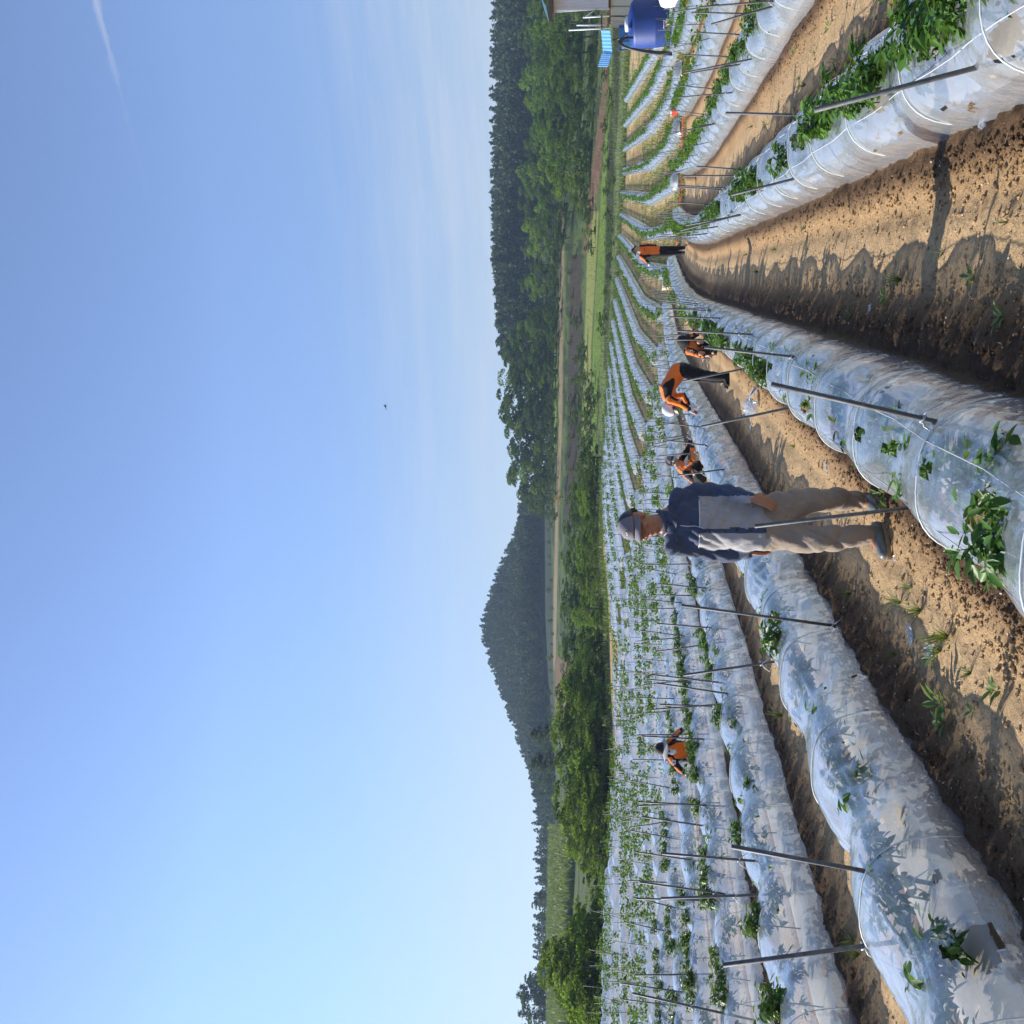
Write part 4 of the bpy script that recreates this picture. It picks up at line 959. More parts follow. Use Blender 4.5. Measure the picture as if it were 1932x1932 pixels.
def head(mb, c, f, s=1.0, jaw=True):
    """skull, jaw, nose, brow, lips and ears; c = centre of the skull"""
    f = unit(f); l = unit(np.cross(ZZ, f)); u = np.cross(f, l); c = np.array(c, float)
    P = lambda a, b, k: c + (l * a + f * b + u * k) * s
    ell(mb, P(0, -.012, .022), [l * .077 * s, f * .096 * s, u * .098 * s])
    ell(mb, P(0, .020, -.040), [l * .064 * s, f * .068 * s, u * .080 * s])
    ell(mb, P(0, .058, -.092), [l * .032 * s, f * .030 * s, u * .026 * s])
    ell(mb, P(0, .070, .024), [l * .058 * s, f * .022 * s, u * .012 * s])          # brow
    etube(mb, [P(0, .086, .012), P(0, .098, -.014), P(0, .108, -.032)], [(.010 * s, .012 * s), (.012 * s, .013 * s), (.017 * s, .014 * s)], l, 10)
    for q in (-1, 1):
        ell(mb, P(q * .012, .098, -.036), [l * .012 * s, f * .012 * s, u * .009 * s])
        ell(mb, P(q * .044, .062, -.026), [l * .026 * s, f * .024 * s, u * .022 * s])   # cheek
        ell(mb, P(q * .079, -.004, -.012), [l * .012 * s, f * .020 * s, u * .034 * s])  # ear
        ell(mb, P(q * .031, .072, .004), [l * .017 * s, f * .013 * s, u * .010 * s])    # eyelid
    ell(mb, P(0, .088, -.060), [l * .024 * s, f * .011 * s, u * .006 * s]); ell(mb, P(0, .086, -.070), [l * .021 * s, f * .011 * s, u * .006 * s])
    return P
def cloth(name, c1, bump=.35, rough=.85, var=.12, sc=6):
    t = NT(name); v = pos(t); f = t.noise(sc, 4, .6, v); f2 = t.noise(320, 2, .5, v)
    c = t.ramp(f, [(.3, tuple(k * (1 - var) for k in c1)), (.7, tuple(k * (1 + var) for k in c1))])
    b = t.n('ShaderNodeBump', {'Height': t.math('ADD', t.noise(28, 4, .55, v), t.math('MULTIPLY', f2, .15)), 'Strength': bump, 'Distance': .02})
    return t.finish(t.n('ShaderNodeBsdfPrincipled', {'Base Color': c, 'Roughness': rough, 'Specular IOR Level': .2, 'Sheen Weight': .15, 'Normal': b.outputs[0]}).outputs[0])
M['navy'] = cloth('navy_cloth', (.050, .066, .112)); M['greycloth'] = cloth('grey_cloth', (.30, .295, .30)); M['khaki'] = cloth('khaki_cloth', (.24, .19, .145))
M['orange'] = cloth('orange_cloth', (.78, .17, .02), .3, .8, .1); M['black'] = cloth('black_cloth', (.010, .010, .012), .2); M['white_c'] = cloth('white_cloth', (.62, .63, .64)); M['maroon'] = cloth('dark_red_cloth', (.18, .02, .03))
M['capgrey'] = cloth('grey_cap', (.15, .14, .165), .1); M['darkhat'] = cloth('dark_hat', (.016, .013, .013), .2); M['beige_c'] = cloth('beige_cloth', (.38, .36, .33), .2)
M['skin'] = simple('tanned_skin', (.30, .135, .075), .5, .12, 30, 0, .15, 180); M['skin2'] = simple('skin', (.42, .23, .15), .5, .1, 30)
M['lips'] = simple('lips', (.20, .07, .05), .45); M['eyew'] = simple('eye_white', (.45, .42, .38), .3); M['dark'] = simple('dark_bits', (.008, .007, .007), .4)
M['boot'] = simple('rubber_boot', (.11, .125, .12), .45, .3, 12); M['sole'] = simple('tan_sole', (.26, .17, .09), .7, .2, 20)
M['hair'] = simple('dark_hair', (.015, .012, .010), .7); M['glove'] = simple('red_glove_rubber', (.35, .02, .03), .5)
def folds(a, sc=14, seed=0.0):
    def f(V):
        n1 = np.abs(vnoise(V[:, 2] * sc + V[:, 0] * sc * .7 + seed, (V[:, 0] - V[:, 1]) * sc * .35 + V[:, 2] * 3) - .5) * 2
        n2 = fbm(V[:, 2] * sc * .5 + seed, (V[:, 0] + V[:, 1]) * sc * .5, 3) - .5
        n3 = np.abs(vnoise(V[:, 2] * 9 - np.abs(V[:, 0] + V[:, 1] * .3) * 16 + seed, V[:, 2] * 4 + seed) - .5) * 2
        return a * (n1 - .5) + a * .9 * n2 + a * .9 * (n3 - .5)
    return f
def person(label, D0, J, front, hf, shirt=None, trouser=None, vox=.010, head_s=1.0, shirtfn=None, shirtm=None, sleeve=(.058, .046), torso=(.185, .125), waist=(.165, .125), legr=(.095, .070, .052), skin=None, gloves=None, handd=None, extra=None, hem=None, fold=.008, bodyscale=1.0):
    P = {k: onD(v[0], v[1], D0 + (v[2] if len(v) > 2 else 0)) for k, v in J.items()}
    gx_, gy_ = P['pelvis'][0], P['pelvis'][1]; O = np.array([gx_, gy_, tz1(gx_, gy_)])
    root = empty('person', tuple(O)); tag(root, label, 'person')
    lat = unit(np.cross(ZZ, front)); bs = bodyscale
    slat = unit(P['sh1'] - P['sh2']); hlat = unit(P['hip1'] - P['hip2'])
    b = MB(); H = head(b, P['head'], hf, head_s * 1.0)
    cap_(b, P['head'] - ZZ * .05 * head_s - unit(hf) * .01, P['neck'], .058, .066)
    etube(b, [P['neck'], P['chest'], P['pelvis']], [(.10, .07), (.13, .09), (.12, .09)], slat)
    for q in '12':
        cap_(b, P['sh' + q], P['el' + q], .042, .036); cap_(b, P['el' + q], P['wr' + q], .036, .025)
        dv, bk, cu, th = handd[q]; hand(b, P['wr' + q], dv, bk, cu, thumb=th)
        cap_(b, P['hip' + q], P['kn' + q], .07, .05); cap_(b, P['kn' + q], P['an' + q], .048, .032); cap_(b, P['an' + q], P['to' + q], .034, .028)
    sk = M[skin or 'skin']
    bodym = [sk] + ([M[gloves]] if gloves else [])
    def bf(Cn):
        if not gloves: return np.zeros(len(Cn))
        return ((np.linalg.norm(Cn - P['wr1'], axis=1) < .22) | (np.linalg.norm(Cn - P['wr2'], axis=1) < .22)).astype(int)
    remesh(b, vox * .62, 3, 'body', bodym, root, O, bf)
    t = MB()
    ch_ = P['chest']; mid = (P['chest'] + P['pelvis']) / 2
    he = P['hem'] if 'hem' in P else P['pelvis']
    etube(t, [P['neck'] * .75 + P['chest'] * .25, ch_, mid, he], [(torso[0] * .72, torso[1] * .72), torso, ((torso[0] + waist[0]) / 2, torso[1]), (waist[0] * 1.06, waist[1] * 1.05)], slat, 22)
    for q in '12':
        ell(t, P['sh' + q], [np.array([.07, 0, 0]), np.array([0, .07, 0]), np.array([0, 0, .065])])
        etube(t, [P['neck'] * .5 + P['sh' + q] * .5 - ZZ * .01, P['sh' + q], (P['sh' + q] + P['el' + q]) / 2, P['el' + q], (P['el' + q] + P['wr' + q]) / 2, P['wr' + q] - unit(P['wr' + q] - P['el' + q]) * .01],
              [(.06, .06), (sleeve[0] * 1.12, sleeve[0] * 1.12), (sleeve[0],) * 2, (sleeve[0] * .95,) * 2, ((sleeve[0] + sleeve[1]) / 2,) * 2, (sleeve[1],) * 2], front, 14)
    sm = remesh(t, vox, 5, 'shirt', shirtm, root, O, (lambda Cn: shirtfn(Cn, P, lat)) if shirtfn else None, folds(fold, 15, D0))
    l = MB()
    etube(l, [P['pelvis'] + unit(P['chest'] - P['pelvis']) * .08, P['pelvis'], (P['hip1'] + P['hip2']) / 2 + (P['hip1'] + P['hip2'] - 2 * P['pelvis']) * .15], [(waist[0] * .95, waist[1] * .95), (waist[0], waist[1] * 1.0), (waist[0] * .95, waist[1] * .95)], hlat, 20)
    for q in '12':
        etube(l, [P['hip' + q], (P['hip' + q] + P['kn' + q]) / 2, P['kn' + q], (P['kn' + q] + P['an' + q]) / 2, P['an' + q]], [(legr[0],) * 2, ((legr[0] + legr[1]) / 2 + .006,) * 2, (legr[1],) * 2, ((legr[1] + legr[2]) / 2 + .004,) * 2, (legr[2],) * 2], hlat, 16)
    remesh(l, vox, 5, 'trousers', M[trouser], root, O, None, folds(fold * 1.1, 11, D0 + 5))
    return root, P, O, H
def shoe(root, O, a, to, mat=('boot', 'sole'), w=.05, h=.06, n='boot', shaft=.13):
    a, to = np.array(a, float), np.array(to, float); d = to - a; d[2] = 0; L = np.linalg.norm(d); d = unit(d); s = unit(np.cross(ZZ, d))
    zb = min(a[2] - .085, to[2] - .02); heel = np.array([a[0], a[1], 0]) - d * .07; tip = np.array([to[0], to[1], 0]) + d * .03
    b = MB(); m_ = heel * .4 + tip * .6
    etube(b, [heel + ZZ * (zb + .045), m_ + ZZ * (zb + .045), tip + ZZ * (zb + .036)], [(w * .82, .042), (w, .042), (w * .8, .030)], s)
    cap_(b, [a[0] - d[0] * .02, a[1] - d[1] * .02, zb + .05], a + ZZ * shaft, .052, .060)
    r = remesh(b, .008, 3, n, M[mat[0]], root, O)
    q = MB(); V = []; 
    for k in range(20):
        g_ = 2 * math.pi * k / 20; c = (heel + tip) / 2 + d * math.cos(g_) * (np.linalg.norm(tip - heel) / 2 + .035) + s * math.sin(g_) * w * (1.02 + .1 * math.cos(g_)); V.append(c)
    V2 = [(v[0] - O[0], v[1] - O[1], zb - O[2]) for v in V] + [(v[0] - O[0], v[1] - O[1], zb + .024 - O[2]) for v in V]
    q.add(V2, [tuple(range(19, -1, -1)), tuple(range(20, 40))] + [(k, (k + 1) % 20, 20 + (k + 1) % 20, 20 + k) for k in range(20)])
    q.build('sole', M[mat[1]], r, False)
    return r
def shell(root, O, c, f, rx, ry, rz, name, mats, fn=None, low=-.1, thick=.006, n=28, tilt=0.0):
    """the crown of a cap or hat: a dome open below"""
    f = unit(f); l = unit(np.cross(ZZ, f)); u = np.cross(f, l); V = []; Fc = []; m_ = 12; fi = []
    for i in range(m_ + 1):
        th = (math.pi / 2 - low) * i / m_
        for k in range(n):
            q = 2 * math.pi * k / n; V.append(np.array(c) + l * rx * math.sin(th) * math.cos(q) + f * ry * math.sin(th) * math.sin(q) + u * rz * math.cos(th) - np.array(O))
    for i in range(m_):
        for k in range(n):
            Fc.append((i * n + k, (i + 1) * n + k, (i + 1) * n + (k + 1) % n, i * n + (k + 1) % n)); fi.append(fn(math.degrees(2 * math.pi * (k + .5) / n), i / m_) if fn else 0)
    o = mk(name, V, Fc, mats, root, True, fi); sm = o.modifiers.new('thickness', 'SOLIDIFY'); sm.thickness = thick; sm.offset = 1
    return o
def brim(root, O, c, f, r0, r1, a0, a1, name, mat, drop=.02, low=0.0, n=24, wav=0.0, sq=1.0):
    """a brim between angles a0..a1 around the head; 90 = front"""
    f = unit(f); l = unit(np.cross(ZZ, f)); u = np.cross(f, l); V = []; Fc = []
    for i in range(5):
        t = i / 4
        for k in range(n + 1):
            q = R(a0 + (a1 - a0) * k / n); e = math.sin(math.pi * k / n) ** .55 if abs(a1 - a0) < 359 else 1
            rr0 = np.array(r0); ext = (r1 * t) * e; x = (rr0[0] + ext * sq) * math.cos(q); y = (rr0[1] + ext) * math.sin(q)
            V.append(np.array(c) + l * x + f * y + u * (low - drop * t * (1 + .6 * math.cos(q) ** 2) + wav * t * math.sin(3 * q)) - np.array(O))
    m_ = n + 1
    for i in range(4):
        for k in range(n): Fc.append((i * m_ + k, i * m_ + k + 1, (i + 1) * m_ + k + 1, (i + 1) * m_ + k))
    o = mk(name, V, Fc, M[mat], root, True); sm = o.modifiers.new('thickness', 'SOLIDIFY'); sm.thickness = .004; return o
def patch(root, O, c, n_, up_, w, h, name, mats, pattern=None):
    """small sewn patch: a thin slab with its mark on top"""
    n_ = unit(n_); up_ = unit(up_ - n_ * np.dot(up_, n_)); s = np.cross(up_, n_); c = np.array(c) - np.array(O)
    def slab(cx, cy, ww, hh, z0, z1):
        V = [c + s * (cx + a * ww / 2) + up_ * (cy + b * hh / 2) + n_ * z for z in (z0, z1) for a, b in ((-1, -1), (1, -1), (1, 1), (-1, 1))]
        return V, [(0, 3, 2, 1), (4, 5, 6, 7), (0, 1, 5, 4), (1, 2, 6, 5), (2, 3, 7, 6), (3, 0, 4, 7)]
    V, Fc = slab(0, 0, w, h, -.004, .003); o = mk(name, V, Fc, mats[0], root, False)
    if pattern:
        mb = MB()
        for cx, cy, ww, hh in pattern: mb.add(*slab(cx * w, cy * h, ww * w, hh * h, .003, .0055))
        mb.build('mark', mats[1], o)
    return o

# ---- the standing man
fr = facing(-22); hf = facing(-38, -6)
YK = {}
def man_shirt(Cn, P, lat):
    t = (Cn[:, 2] < P['yoke'][2]).astype(int)                      # below the yoke the shirt is grey
    arm = np.zeros(len(Cn), bool)
    for q in '12':
        for a, b in (('sh', 'el'), ('el', 'wr')):
            A, B = P[a + q], P[b + q]; d = B - A; u = np.clip(((Cn - A) @ d) / (d @ d), 0, 1); arm |= np.linalg.norm(Cn - (A + u[:, None] * d), axis=1) < .088
    rel = Cn - P['chest']; core = np.abs(rel @ unit(P['sh1'] - P['sh2'])) < .165
    t[arm & ~core] = 0
    f = facing(-22); l = unit(np.cross(ZZ, f)); side = (rel @ l); frontp = (rel @ f) > .03
    t[frontp & (np.abs(side - .0) < .017)] = 0                     # button placket
    return t
J = dict(head=(1206, 991), neck=(1256, 986), chest=(1325, 985), pelvis=(1440, 986), hem=(1436, 986, .0), yoke=(1318, 985),
         sh1=(1280, 936, .02), el1=(1345, 926, .02), wr1=(1418, 938, -.17), sh2=(1273, 1034, -.02), el2=(1346, 1044, .08), wr2=(1414, 1042, .05),
         hip1=(1462, 962), kn1=(1543, 942, .0), an1=(1628, 945, .17), to1=(1650, 955, .05), hip2=(1462, 1011), kn2=(1545, 1017, -.12), an2=(1645, 1010, -.10), to2=(1665, 1040, -.18))
man, P, O, H = person('man in a grey cap, navy and grey shirt and khaki trousers walking towards the camera', 6.27, J, fr, hf, trouser='khaki', vox=.0095, shirtfn=man_shirt, shirtm=[M['navy'], M['greycloth']],
    sleeve=(.062, .050), torso=(.185, .14), waist=(.178, .14), legr=(.108, .086, .066), fold=.020, head_s=1.06,
    handd={'1': (unit(-ZZ + -RT * .35 - HD3 * .05), unit(RT * .5 - HD3 * .85), .26, 1), '2': (unit(-ZZ), unit(HD3 * .4 - RT), .5, -1)})
shoe(man, O, P['an1'], P['to1'] + np.array([0, 0, .0])); shoe(man, O, P['an2'], P['to2'])
hl = unit(np.cross(ZZ, hf)); hu = np.cross(unit(hf), hl)
def hp(a, b, c): return H(a, b, c)
def capf(deg, t): return 1 if (200 < deg < 345 or deg > 345 or deg < 15) and t > .0 and not (15 <= deg <= 165) else 0
cp = shell(man, O, hp(0, -.010, .038), hf, .094, .112, .100, 'cap', [M['capgrey'], M['dark']], lambda d, t: 0 if 12 <= d <= 168 else 1, low=.02)
bb = brim(man, O, hp(0, -.010, .038), hf, (.088, .104), .075, 12, 168, 'cap_brim', 'capgrey', .030, .0, sq=.25)
patch(man, O, hp(.018, .098, .083), unit(hf) + ZZ * .35, ZZ, .040, .022, 'cap_badge', (M['dark'], M['white_c']), [(-.25, .18, .3, .2), (.2, .18, .35, .2), (-.1, -.22, .5, .18)])
hrb = MB(); etube(hrb, [hp(.055, -.055, .03), hp(0, -.09, .0), hp(-.055, -.055, .03)], [(.03, .04)] * 3, hu); remesh(hrb, .007, 2, 'hair', M['hair'], man, O)
for q in (-1, 1):
    e = MB(); ell(e, hp(q * .031, .079, .001) - O, [hl * .012, unit(hf) * .005, hu * .0045], 8); e.build('eye', M['dark'], man, True)
    e = MB(); etube(e, [hp(q * .016, .092, .021) - O, hp(q * .034, .091, .025) - O, hp(q * .052, .076, .020) - O], [(.004, .004)] * 3, hu, 6); e.build('eyebrow', M['hair'], man, True)
e = MB(); etube(e, [hp(-.022, .093, -.065) - O, hp(0, .099, -.065) - O, hp(.022, .093, -.065) - O], [(.0025, .0035)] * 3, hu, 6); e.build('mouth', M['lips'], man, True)
# collar, yoke piping, pocket, placket edge and buttons
lat = unit(np.cross(ZZ, fr)); chest = P['chest']
def sp(a, z, push=.0):
    """point on the front of the shirt: a sideways, z up from the yoke line"""
    c = (P['neck'] * .3 + chest * .7); k = math.sqrt(max(0, 1 - (a / .225) ** 2)); return np.array([c[0], c[1], P['yoke'][2] + z]) + lat * a + fr * (.148 * k + push) - O
c_ = MB()
for q in (-1, 1):
    n0 = P['neck'] - O; pts = [n0 + lat * q * .075 - fr * .02 + ZZ * .045, n0 + lat * q * .10 + fr * .035 - ZZ * .005, n0 + lat * q * .085 + fr * .115 - ZZ * .075, n0 + lat * q * .012 + fr * .105 - ZZ * .065, n0 + lat * q * .045 + fr * .055 + ZZ * .015]
    V = pts + [p + fr * .008 + ZZ * .006 for p in pts]; c_.add(V, [(0, 1, 2, 3, 4), (9, 8, 7, 6, 5)] + [(k, 5 + k, 5 + (k + 1) % 5, (k + 1) % 5) for k in range(5)])
c_.tube([tuple(P['neck'] - O + lat * .078 * math.cos(t) + fr * (.005 + .07 * math.sin(t)) + ZZ * (.035 - .03 * math.sin(t))) for t in np.linspace(-.6, math.pi + .6, 14)], .014, 6)
c_.build('collar', M['navy'], man, True)
def project_front(name, pts, r, mat):
    mb_ = MB(); mb_.tube([tuple(p) for p in pts], r, 5); return mb_.build(name, mat, man, True)
shirt_o = [c for c in man.children if c.name.startswith('shirt')][0]
def on_shirt(p, d=None):
    """drop a point onto the shirt from in front"""
    d = Vector(-(fr if d is None else d)); p = Vector(p) - d * .5
    ok, loc, nrm, i_ = shirt_o.ray_cast(p, d); return (np.array(loc), np.array(nrm)) if ok else (np.array(p + d * .5), fr)
bpy.context.view_layer.update()
yk = P['yoke'][2] - O[2]; base = np.array([chest[0], chest[1], 0]) - np.array([O[0], O[1], 0])
for q in (-1, 1):
    L_ = [on_shirt(base + lat * q * a + ZZ * yk) for a in np.linspace(.02, .15, 12)]; project_front('piping', [p + n * .001 for p, n in L_], .0032, M['white_c'])
L_ = [on_shirt(base + lat * .019 + ZZ * (yk - z)) for z in np.linspace(-.12, .02, 8)]; project_front('piping', [p + n * .001 for p, n in L_], .0025, M['white_c'])
for i in range(5):
    p, n = on_shirt(base + ZZ * (yk - .06 - i * .085)); b_ = MB(); ell(b_, p + n * .002, [unit(np.cross(n, ZZ)) * .0075, ZZ * .0075, n * .0035], 8); b_.build('button', M['dark'], man, True)
p, n = on_shirt(base - lat * .085 + ZZ * (yk - .02))
for q in (-1, 1):
    pk = [on_shirt(base + lat * q * .085 + lat * a + ZZ * (yk - .018 + z))[0] for a, z in ((-.05, 0), (-.05, -.035), (0, -.055), (.05, -.035), (.05, 0))]
    project_front('pocket_flap', [x + fr * .002 for x in pk], .0018, M['greycloth'])
hem_ = MB(); 

# ---- the workers in orange
def orange_fn(black_inner=True, k=1):
    def f(Cn, P, lat):
        t = np.zeros(len(Cn), int); sl = unit(P['sh1'] - P['sh2']); rel = Cn - P['chest']; ax = unit(P['pelvis'] - P['chest']); fw_ = np.cross(ax, sl)
        side = np.abs(rel @ sl); t[(side > .135)] = 1
        for q in '12':
            for a, b in (('sh', 'el'), ('el', 'wr')):
                A, B = P[a + q], P[b + q]; d = B - A; u = np.clip(((Cn - A) @ d) / (d @ d), 0, 1); r_ = Cn - (A + u[:, None] * d); arm = np.linalg.norm(r_, axis=1) < .078
                under = (r_ @ unit(P['chest'] - (P['el' + q]))) > .0 if k > 0 else (r_ @ ZZ) < 0
                t[arm] = 0; t[arm & under] = 1
                if b == 'wr': t[arm & (u > .86)] = 1
        return t
    return f
OM = [M['orange'], M['black']]
HN = lambda d, b, c=.5, t=1: (unit(d), unit(b), c, t)
DN = -ZZ
# walking away at the end of the path
J = dict(head=(1199, 473), neck=(1208, 473), chest=(1220, 474), pelvis=(1243, 475), sh1=(1209.5, 463.5), el1=(1224, 461.5), wr1=(1237, 463), sh2=(1209.5, 484), el2=(1222, 494, -.05), wr2=(1224, 503 - 5, -.22),
         hip1=(1246, 470), kn1=(1268, 468.5), an1=(1288, 467.5), to1=(1291, 467, .15), hip2=(1246, 479), kn2=(1267, 478.5), an2=(1287, 477), to2=(1290, 477.5, .15))
w, P, O, H = person('worker in orange shirt and dark hat seen from behind at the path end', 31.3, J, facing(180), facing(180, -12), trouser='black', vox=.014, shirtfn=orange_fn(), shirtm=OM, sleeve=(.062, .05), torso=(.21, .13), legr=(.10, .075, .062), gloves='white_c', skin='skin2', handd={'1': HN(DN, RT), '2': HN(-RT * .6 - HD3 + ZZ * .2, ZZ)})
shoe(w, O, P['an1'], P['to1'], ('black', 'black')); shoe(w, O, P['an2'], P['to2'], ('black', 'black'))
shell(w, O, H(0, -.01, .04), facing(180, -12), .098, .112, .105, 'hat', [M['darkhat']]); brim(w, O, H(0, -.01, .04), facing(180, -12), (.09, .105), .075, 0, 360, 'hat_brim', 'darkhat', .02)
bk = P['chest'] * .65 + P['neck'] * .35 - facing(180) * .142
patch(w, O, bk, -facing(180), ZZ, .15, .05, 'back_print', (M['orange'], M['dark']), [(-.36, 0, .14, .9), (-.12, .3, .16, .25), (-.12, -.2, .16, .5), (.12, 0, .14, .8), (.36, .1, .18, .7)])
# squatting, brown hat
J = dict(head=(1291, 643, -.05), neck=(1298, 650), chest=(1312, 656), pelvis=(1331, 662, .1), sh1=(1297, 640, .0), el1=(1316, 630, -.12), wr1=(1309, 622, -.1), sh2=(1299, 663, -.05), el2=(1316, 669, -.2), wr2=(1331, 674 - 2, -.3),
         hip1=(1336, 652, .1), kn1=(1318, 645, -.25), an1=(1342, 648, -.1), to1=(1346, 646, -.25), hip2=(1336, 670, .1), kn2=(1321, 672 - 5, -.3), an2=(1343, 666, -.12), to2=(1347, 665, -.28))
w, P, O, H = person('worker squatting between tunnels in an orange and black top and wide dark brown hat', 18.4, J, facing(30), facing(25, -35), trouser='black', vox=.012, shirtfn=orange_fn(), shirtm=OM, sleeve=(.058, .045), torso=(.19, .13), legr=(.09, .075, .055), skin='skin2', handd={'1': HN(RT, ZZ), '2': HN(DN - HD3, RT)})
shoe(w, O, P['an1'], P['to1'], ('black', 'black')); shoe(w, O, P['an2'], P['to2'], ('black', 'black'))
shell(w, O, H(0, -.01, .03), facing(25, -35), .10, .118, .115, 'hat', [M['darkhat']]); brim(w, O, H(0, -.01, .03), facing(25, -35), (.095, .11), .06, 0, 360, 'hat_brim', 'darkhat', .045)
patch(w, O, P['sh2'] * .7 + P['el2'] * .3 - HD3 * .07, -HD3, ZZ, .07, .05, 'sleeve_flag', (M['white_c'], M['dark']), [(0, 0, .3, .4)])
# bending over with hands on the film
J = dict(head=(1266, 771, -.02), neck=(1261, 756), chest=(1258, 734), pelvis=(1281, 699), sh1=(1264, 754, -.18), el1=(1284, 762, -.2), wr1=(1301, 777 - 4, -.2), sh2=(1264, 750, .18), el2=(1290, 750 - 4, .15), wr2=(1299, 764, .12),
         hip1=(1289, 698, -.09), kn1=(1326, 707, -.10), an1=(1366, 712, -.10), to1=(1374, 722, -.12), hip2=(1289, 700, .09), kn2=(1326, 712, .10), an2=(1364, 717, .12), to2=(1371, 727, .12))
w, P, O, H = person('worker bending far over a tunnel in orange top, black trousers and white head cloth', 15.6, J, facing(-90), facing(-70, -50), trouser='black', vox=.012, shirtfn=orange_fn(k=-1), shirtm=OM, sleeve=(.06, .045), torso=(.19, .135), waist=(.17, .14), legr=(.115, .085, .06), gloves='white_c', skin='skin2', handd={'1': HN(DN - RT * .5, -HD3), '2': HN(DN - RT * .5, HD3, .5, -1)})
shoe(w, O, P['an1'], P['to1'], ('black', 'black')); shoe(w, O, P['an2'], P['to2'], ('black', 'black'))
shell(w, O, H(0, -.015, .02), facing(-80, -10), .104, .122, .125, 'head_cloth', [M['white_c']], low=-.55); brim(w, O, H(0, .0, .03), facing(-70, -50), (.09, .10), .08, 10, 170, 'visor', 'dark', .03)
g_ = MB(); ell(g_, P['wr1'] + unit(DN - RT * .5) * .10 - O, [RT * .03, HD3 * .03, ZZ * .03], 8); g_.build('red_palm', M['glove'], w, True)
# leaning into the row, grey cap and black neck hood
J = dict(head=(1268, 870, -.02), neck=(1280, 878), chest=(1296, 888), pelvis=(1316, 903, .1), sh1=(1286, 866, .14), el1=(1296, 850, .05), wr1=(1303, 832, -.1), sh2=(1288, 882, -.16), el2=(1308, 866, -.28), wr2=(1306, 842, -.25),
         hip1=(1320, 894, .1), kn1=(1306, 872, -.2), an1=(1328, 878, .1), to1=(1331, 868, 0), hip2=(1321, 908, 0), kn2=(1309, 890, -.35), an2=(1329, 902, .0), to2=(1332, 892, -.2))
w, P, O, H = person('worker crouching beside the man in an orange top, grey cap and black neck hood', 19.4, J, facing(60), facing(55, -30), trouser='black', vox=.012, shirtfn=orange_fn(), shirtm=OM, sleeve=(.062, .05), torso=(.19, .135), waist=(.18, .14), legr=(.10, .08, .06), gloves='white_c', skin='skin2', handd={'1': HN(RT + DN * .3, ZZ), '2': HN(RT + DN * .3, ZZ)})
shoe(w, O, P['an1'], P['to1'], ('black', 'black')); shoe(w, O, P['an2'], P['to2'], ('black', 'black'))
shell(w, O, H(0, -.015, .02), facing(55, -20), .092, .110, .110, 'neck_hood', [M['black']], low=-.9); shell(w, O, H(0, .012, .035), facing(55, -10), .097, .110, .100, 'cap', [M['capgrey']], low=.05); brim(w, O, H(0, .01, .035), facing(55, -30), (.09, .105), .08, 12, 168, 'cap_brim', 'beige_c', .03, sq=.3)
patch(w, O, P['sh2'] * .62 + P['el2'] * .38 - HD3 * .070, -HD3, ZZ, .085, .06, 'sleeve_flag', (M['white_c'], M['navy']), [(0, 0, .3, .45)])
# kneeling far left, wide brimmed hat
J = dict(head=(1252, 1412), neck=(1262, 1414), chest=(1274, 1416), pelvis=(1300, 1420, .1), sh1=(1264, 1400), el1=(1276, 1386, -.08), wr1=(1288, 1376, -.15), sh2=(1266, 1429, -.05), el2=(1279, 1447, -.1), wr2=(1292, 1459, -.2),
         hip1=(1304, 1410, .1), kn1=(1310, 1402, -.3), an1=(1322, 1406, .1), to1=(1324, 1408, .2), hip2=(1304, 1428, .1), kn2=(1310, 1436, -.3), an2=(1322, 1430, .1), to2=(1324, 1432, .2))
w, P, O, H = person('worker kneeling among the left rows in an orange shirt and wide brimmed dark sun hat', 16.4, J, facing(5), facing(10, -40), trouser='black', vox=.012, shirtfn=orange_fn(), shirtm=OM, sleeve=(.062, .05), torso=(.19, .13), legr=(.10, .08, .06), gloves='white_c', skin='skin2', handd={'1': HN(RT + DN, ZZ), '2': HN(-RT + DN, ZZ)})
shoe(w, O, P['an1'], P['to1'], ('black', 'black')); shoe(w, O, P['an2'], P['to2'], ('black', 'black'))
shell(w, O, H(0, -.01, .02), facing(10, -25), .105, .118, .13, 'hat', [M['darkhat']], low=-.1); brim(w, O, H(0, -.01, .02), facing(10, -10), (.10, .112), .13, 0, 360, 'hat_brim', 'beige_c', .03, wav=.03)
sc_ = MB(); etube(sc_, [P['neck'] - HD3 * .08 + ZZ * .03 - O, P['neck'] - HD3 * .12 - RT * .02 - ZZ * .06 - O, P['chest'] - HD3 * .15 + RT * .03 - O], [(.06, .02), (.045, .018), (.03, .012)], RT, 10); sc_.build('towel', M['white_c'], w, True)
sc_ = MB(); etube(sc_, [P['neck'] - HD3 * .05 + RT * .06 + ZZ * .02 - O, P['neck'] - HD3 * .11 + RT * .0 - ZZ * .0 - O, P['neck'] - HD3 * .05 - RT * .07 + ZZ * .02 - O], [(.03, .02)] * 3, ZZ, 10); sc_.build('scarf', M['maroon'], w, True)
patch(w, O, P['sh2'] * .6 + P['el2'] * .4 - HD3 * .07, -HD3, ZZ, .075, .06, 'sleeve_flag', (M['white_c'], M['navy']), [(0, 0, .3, .45)])

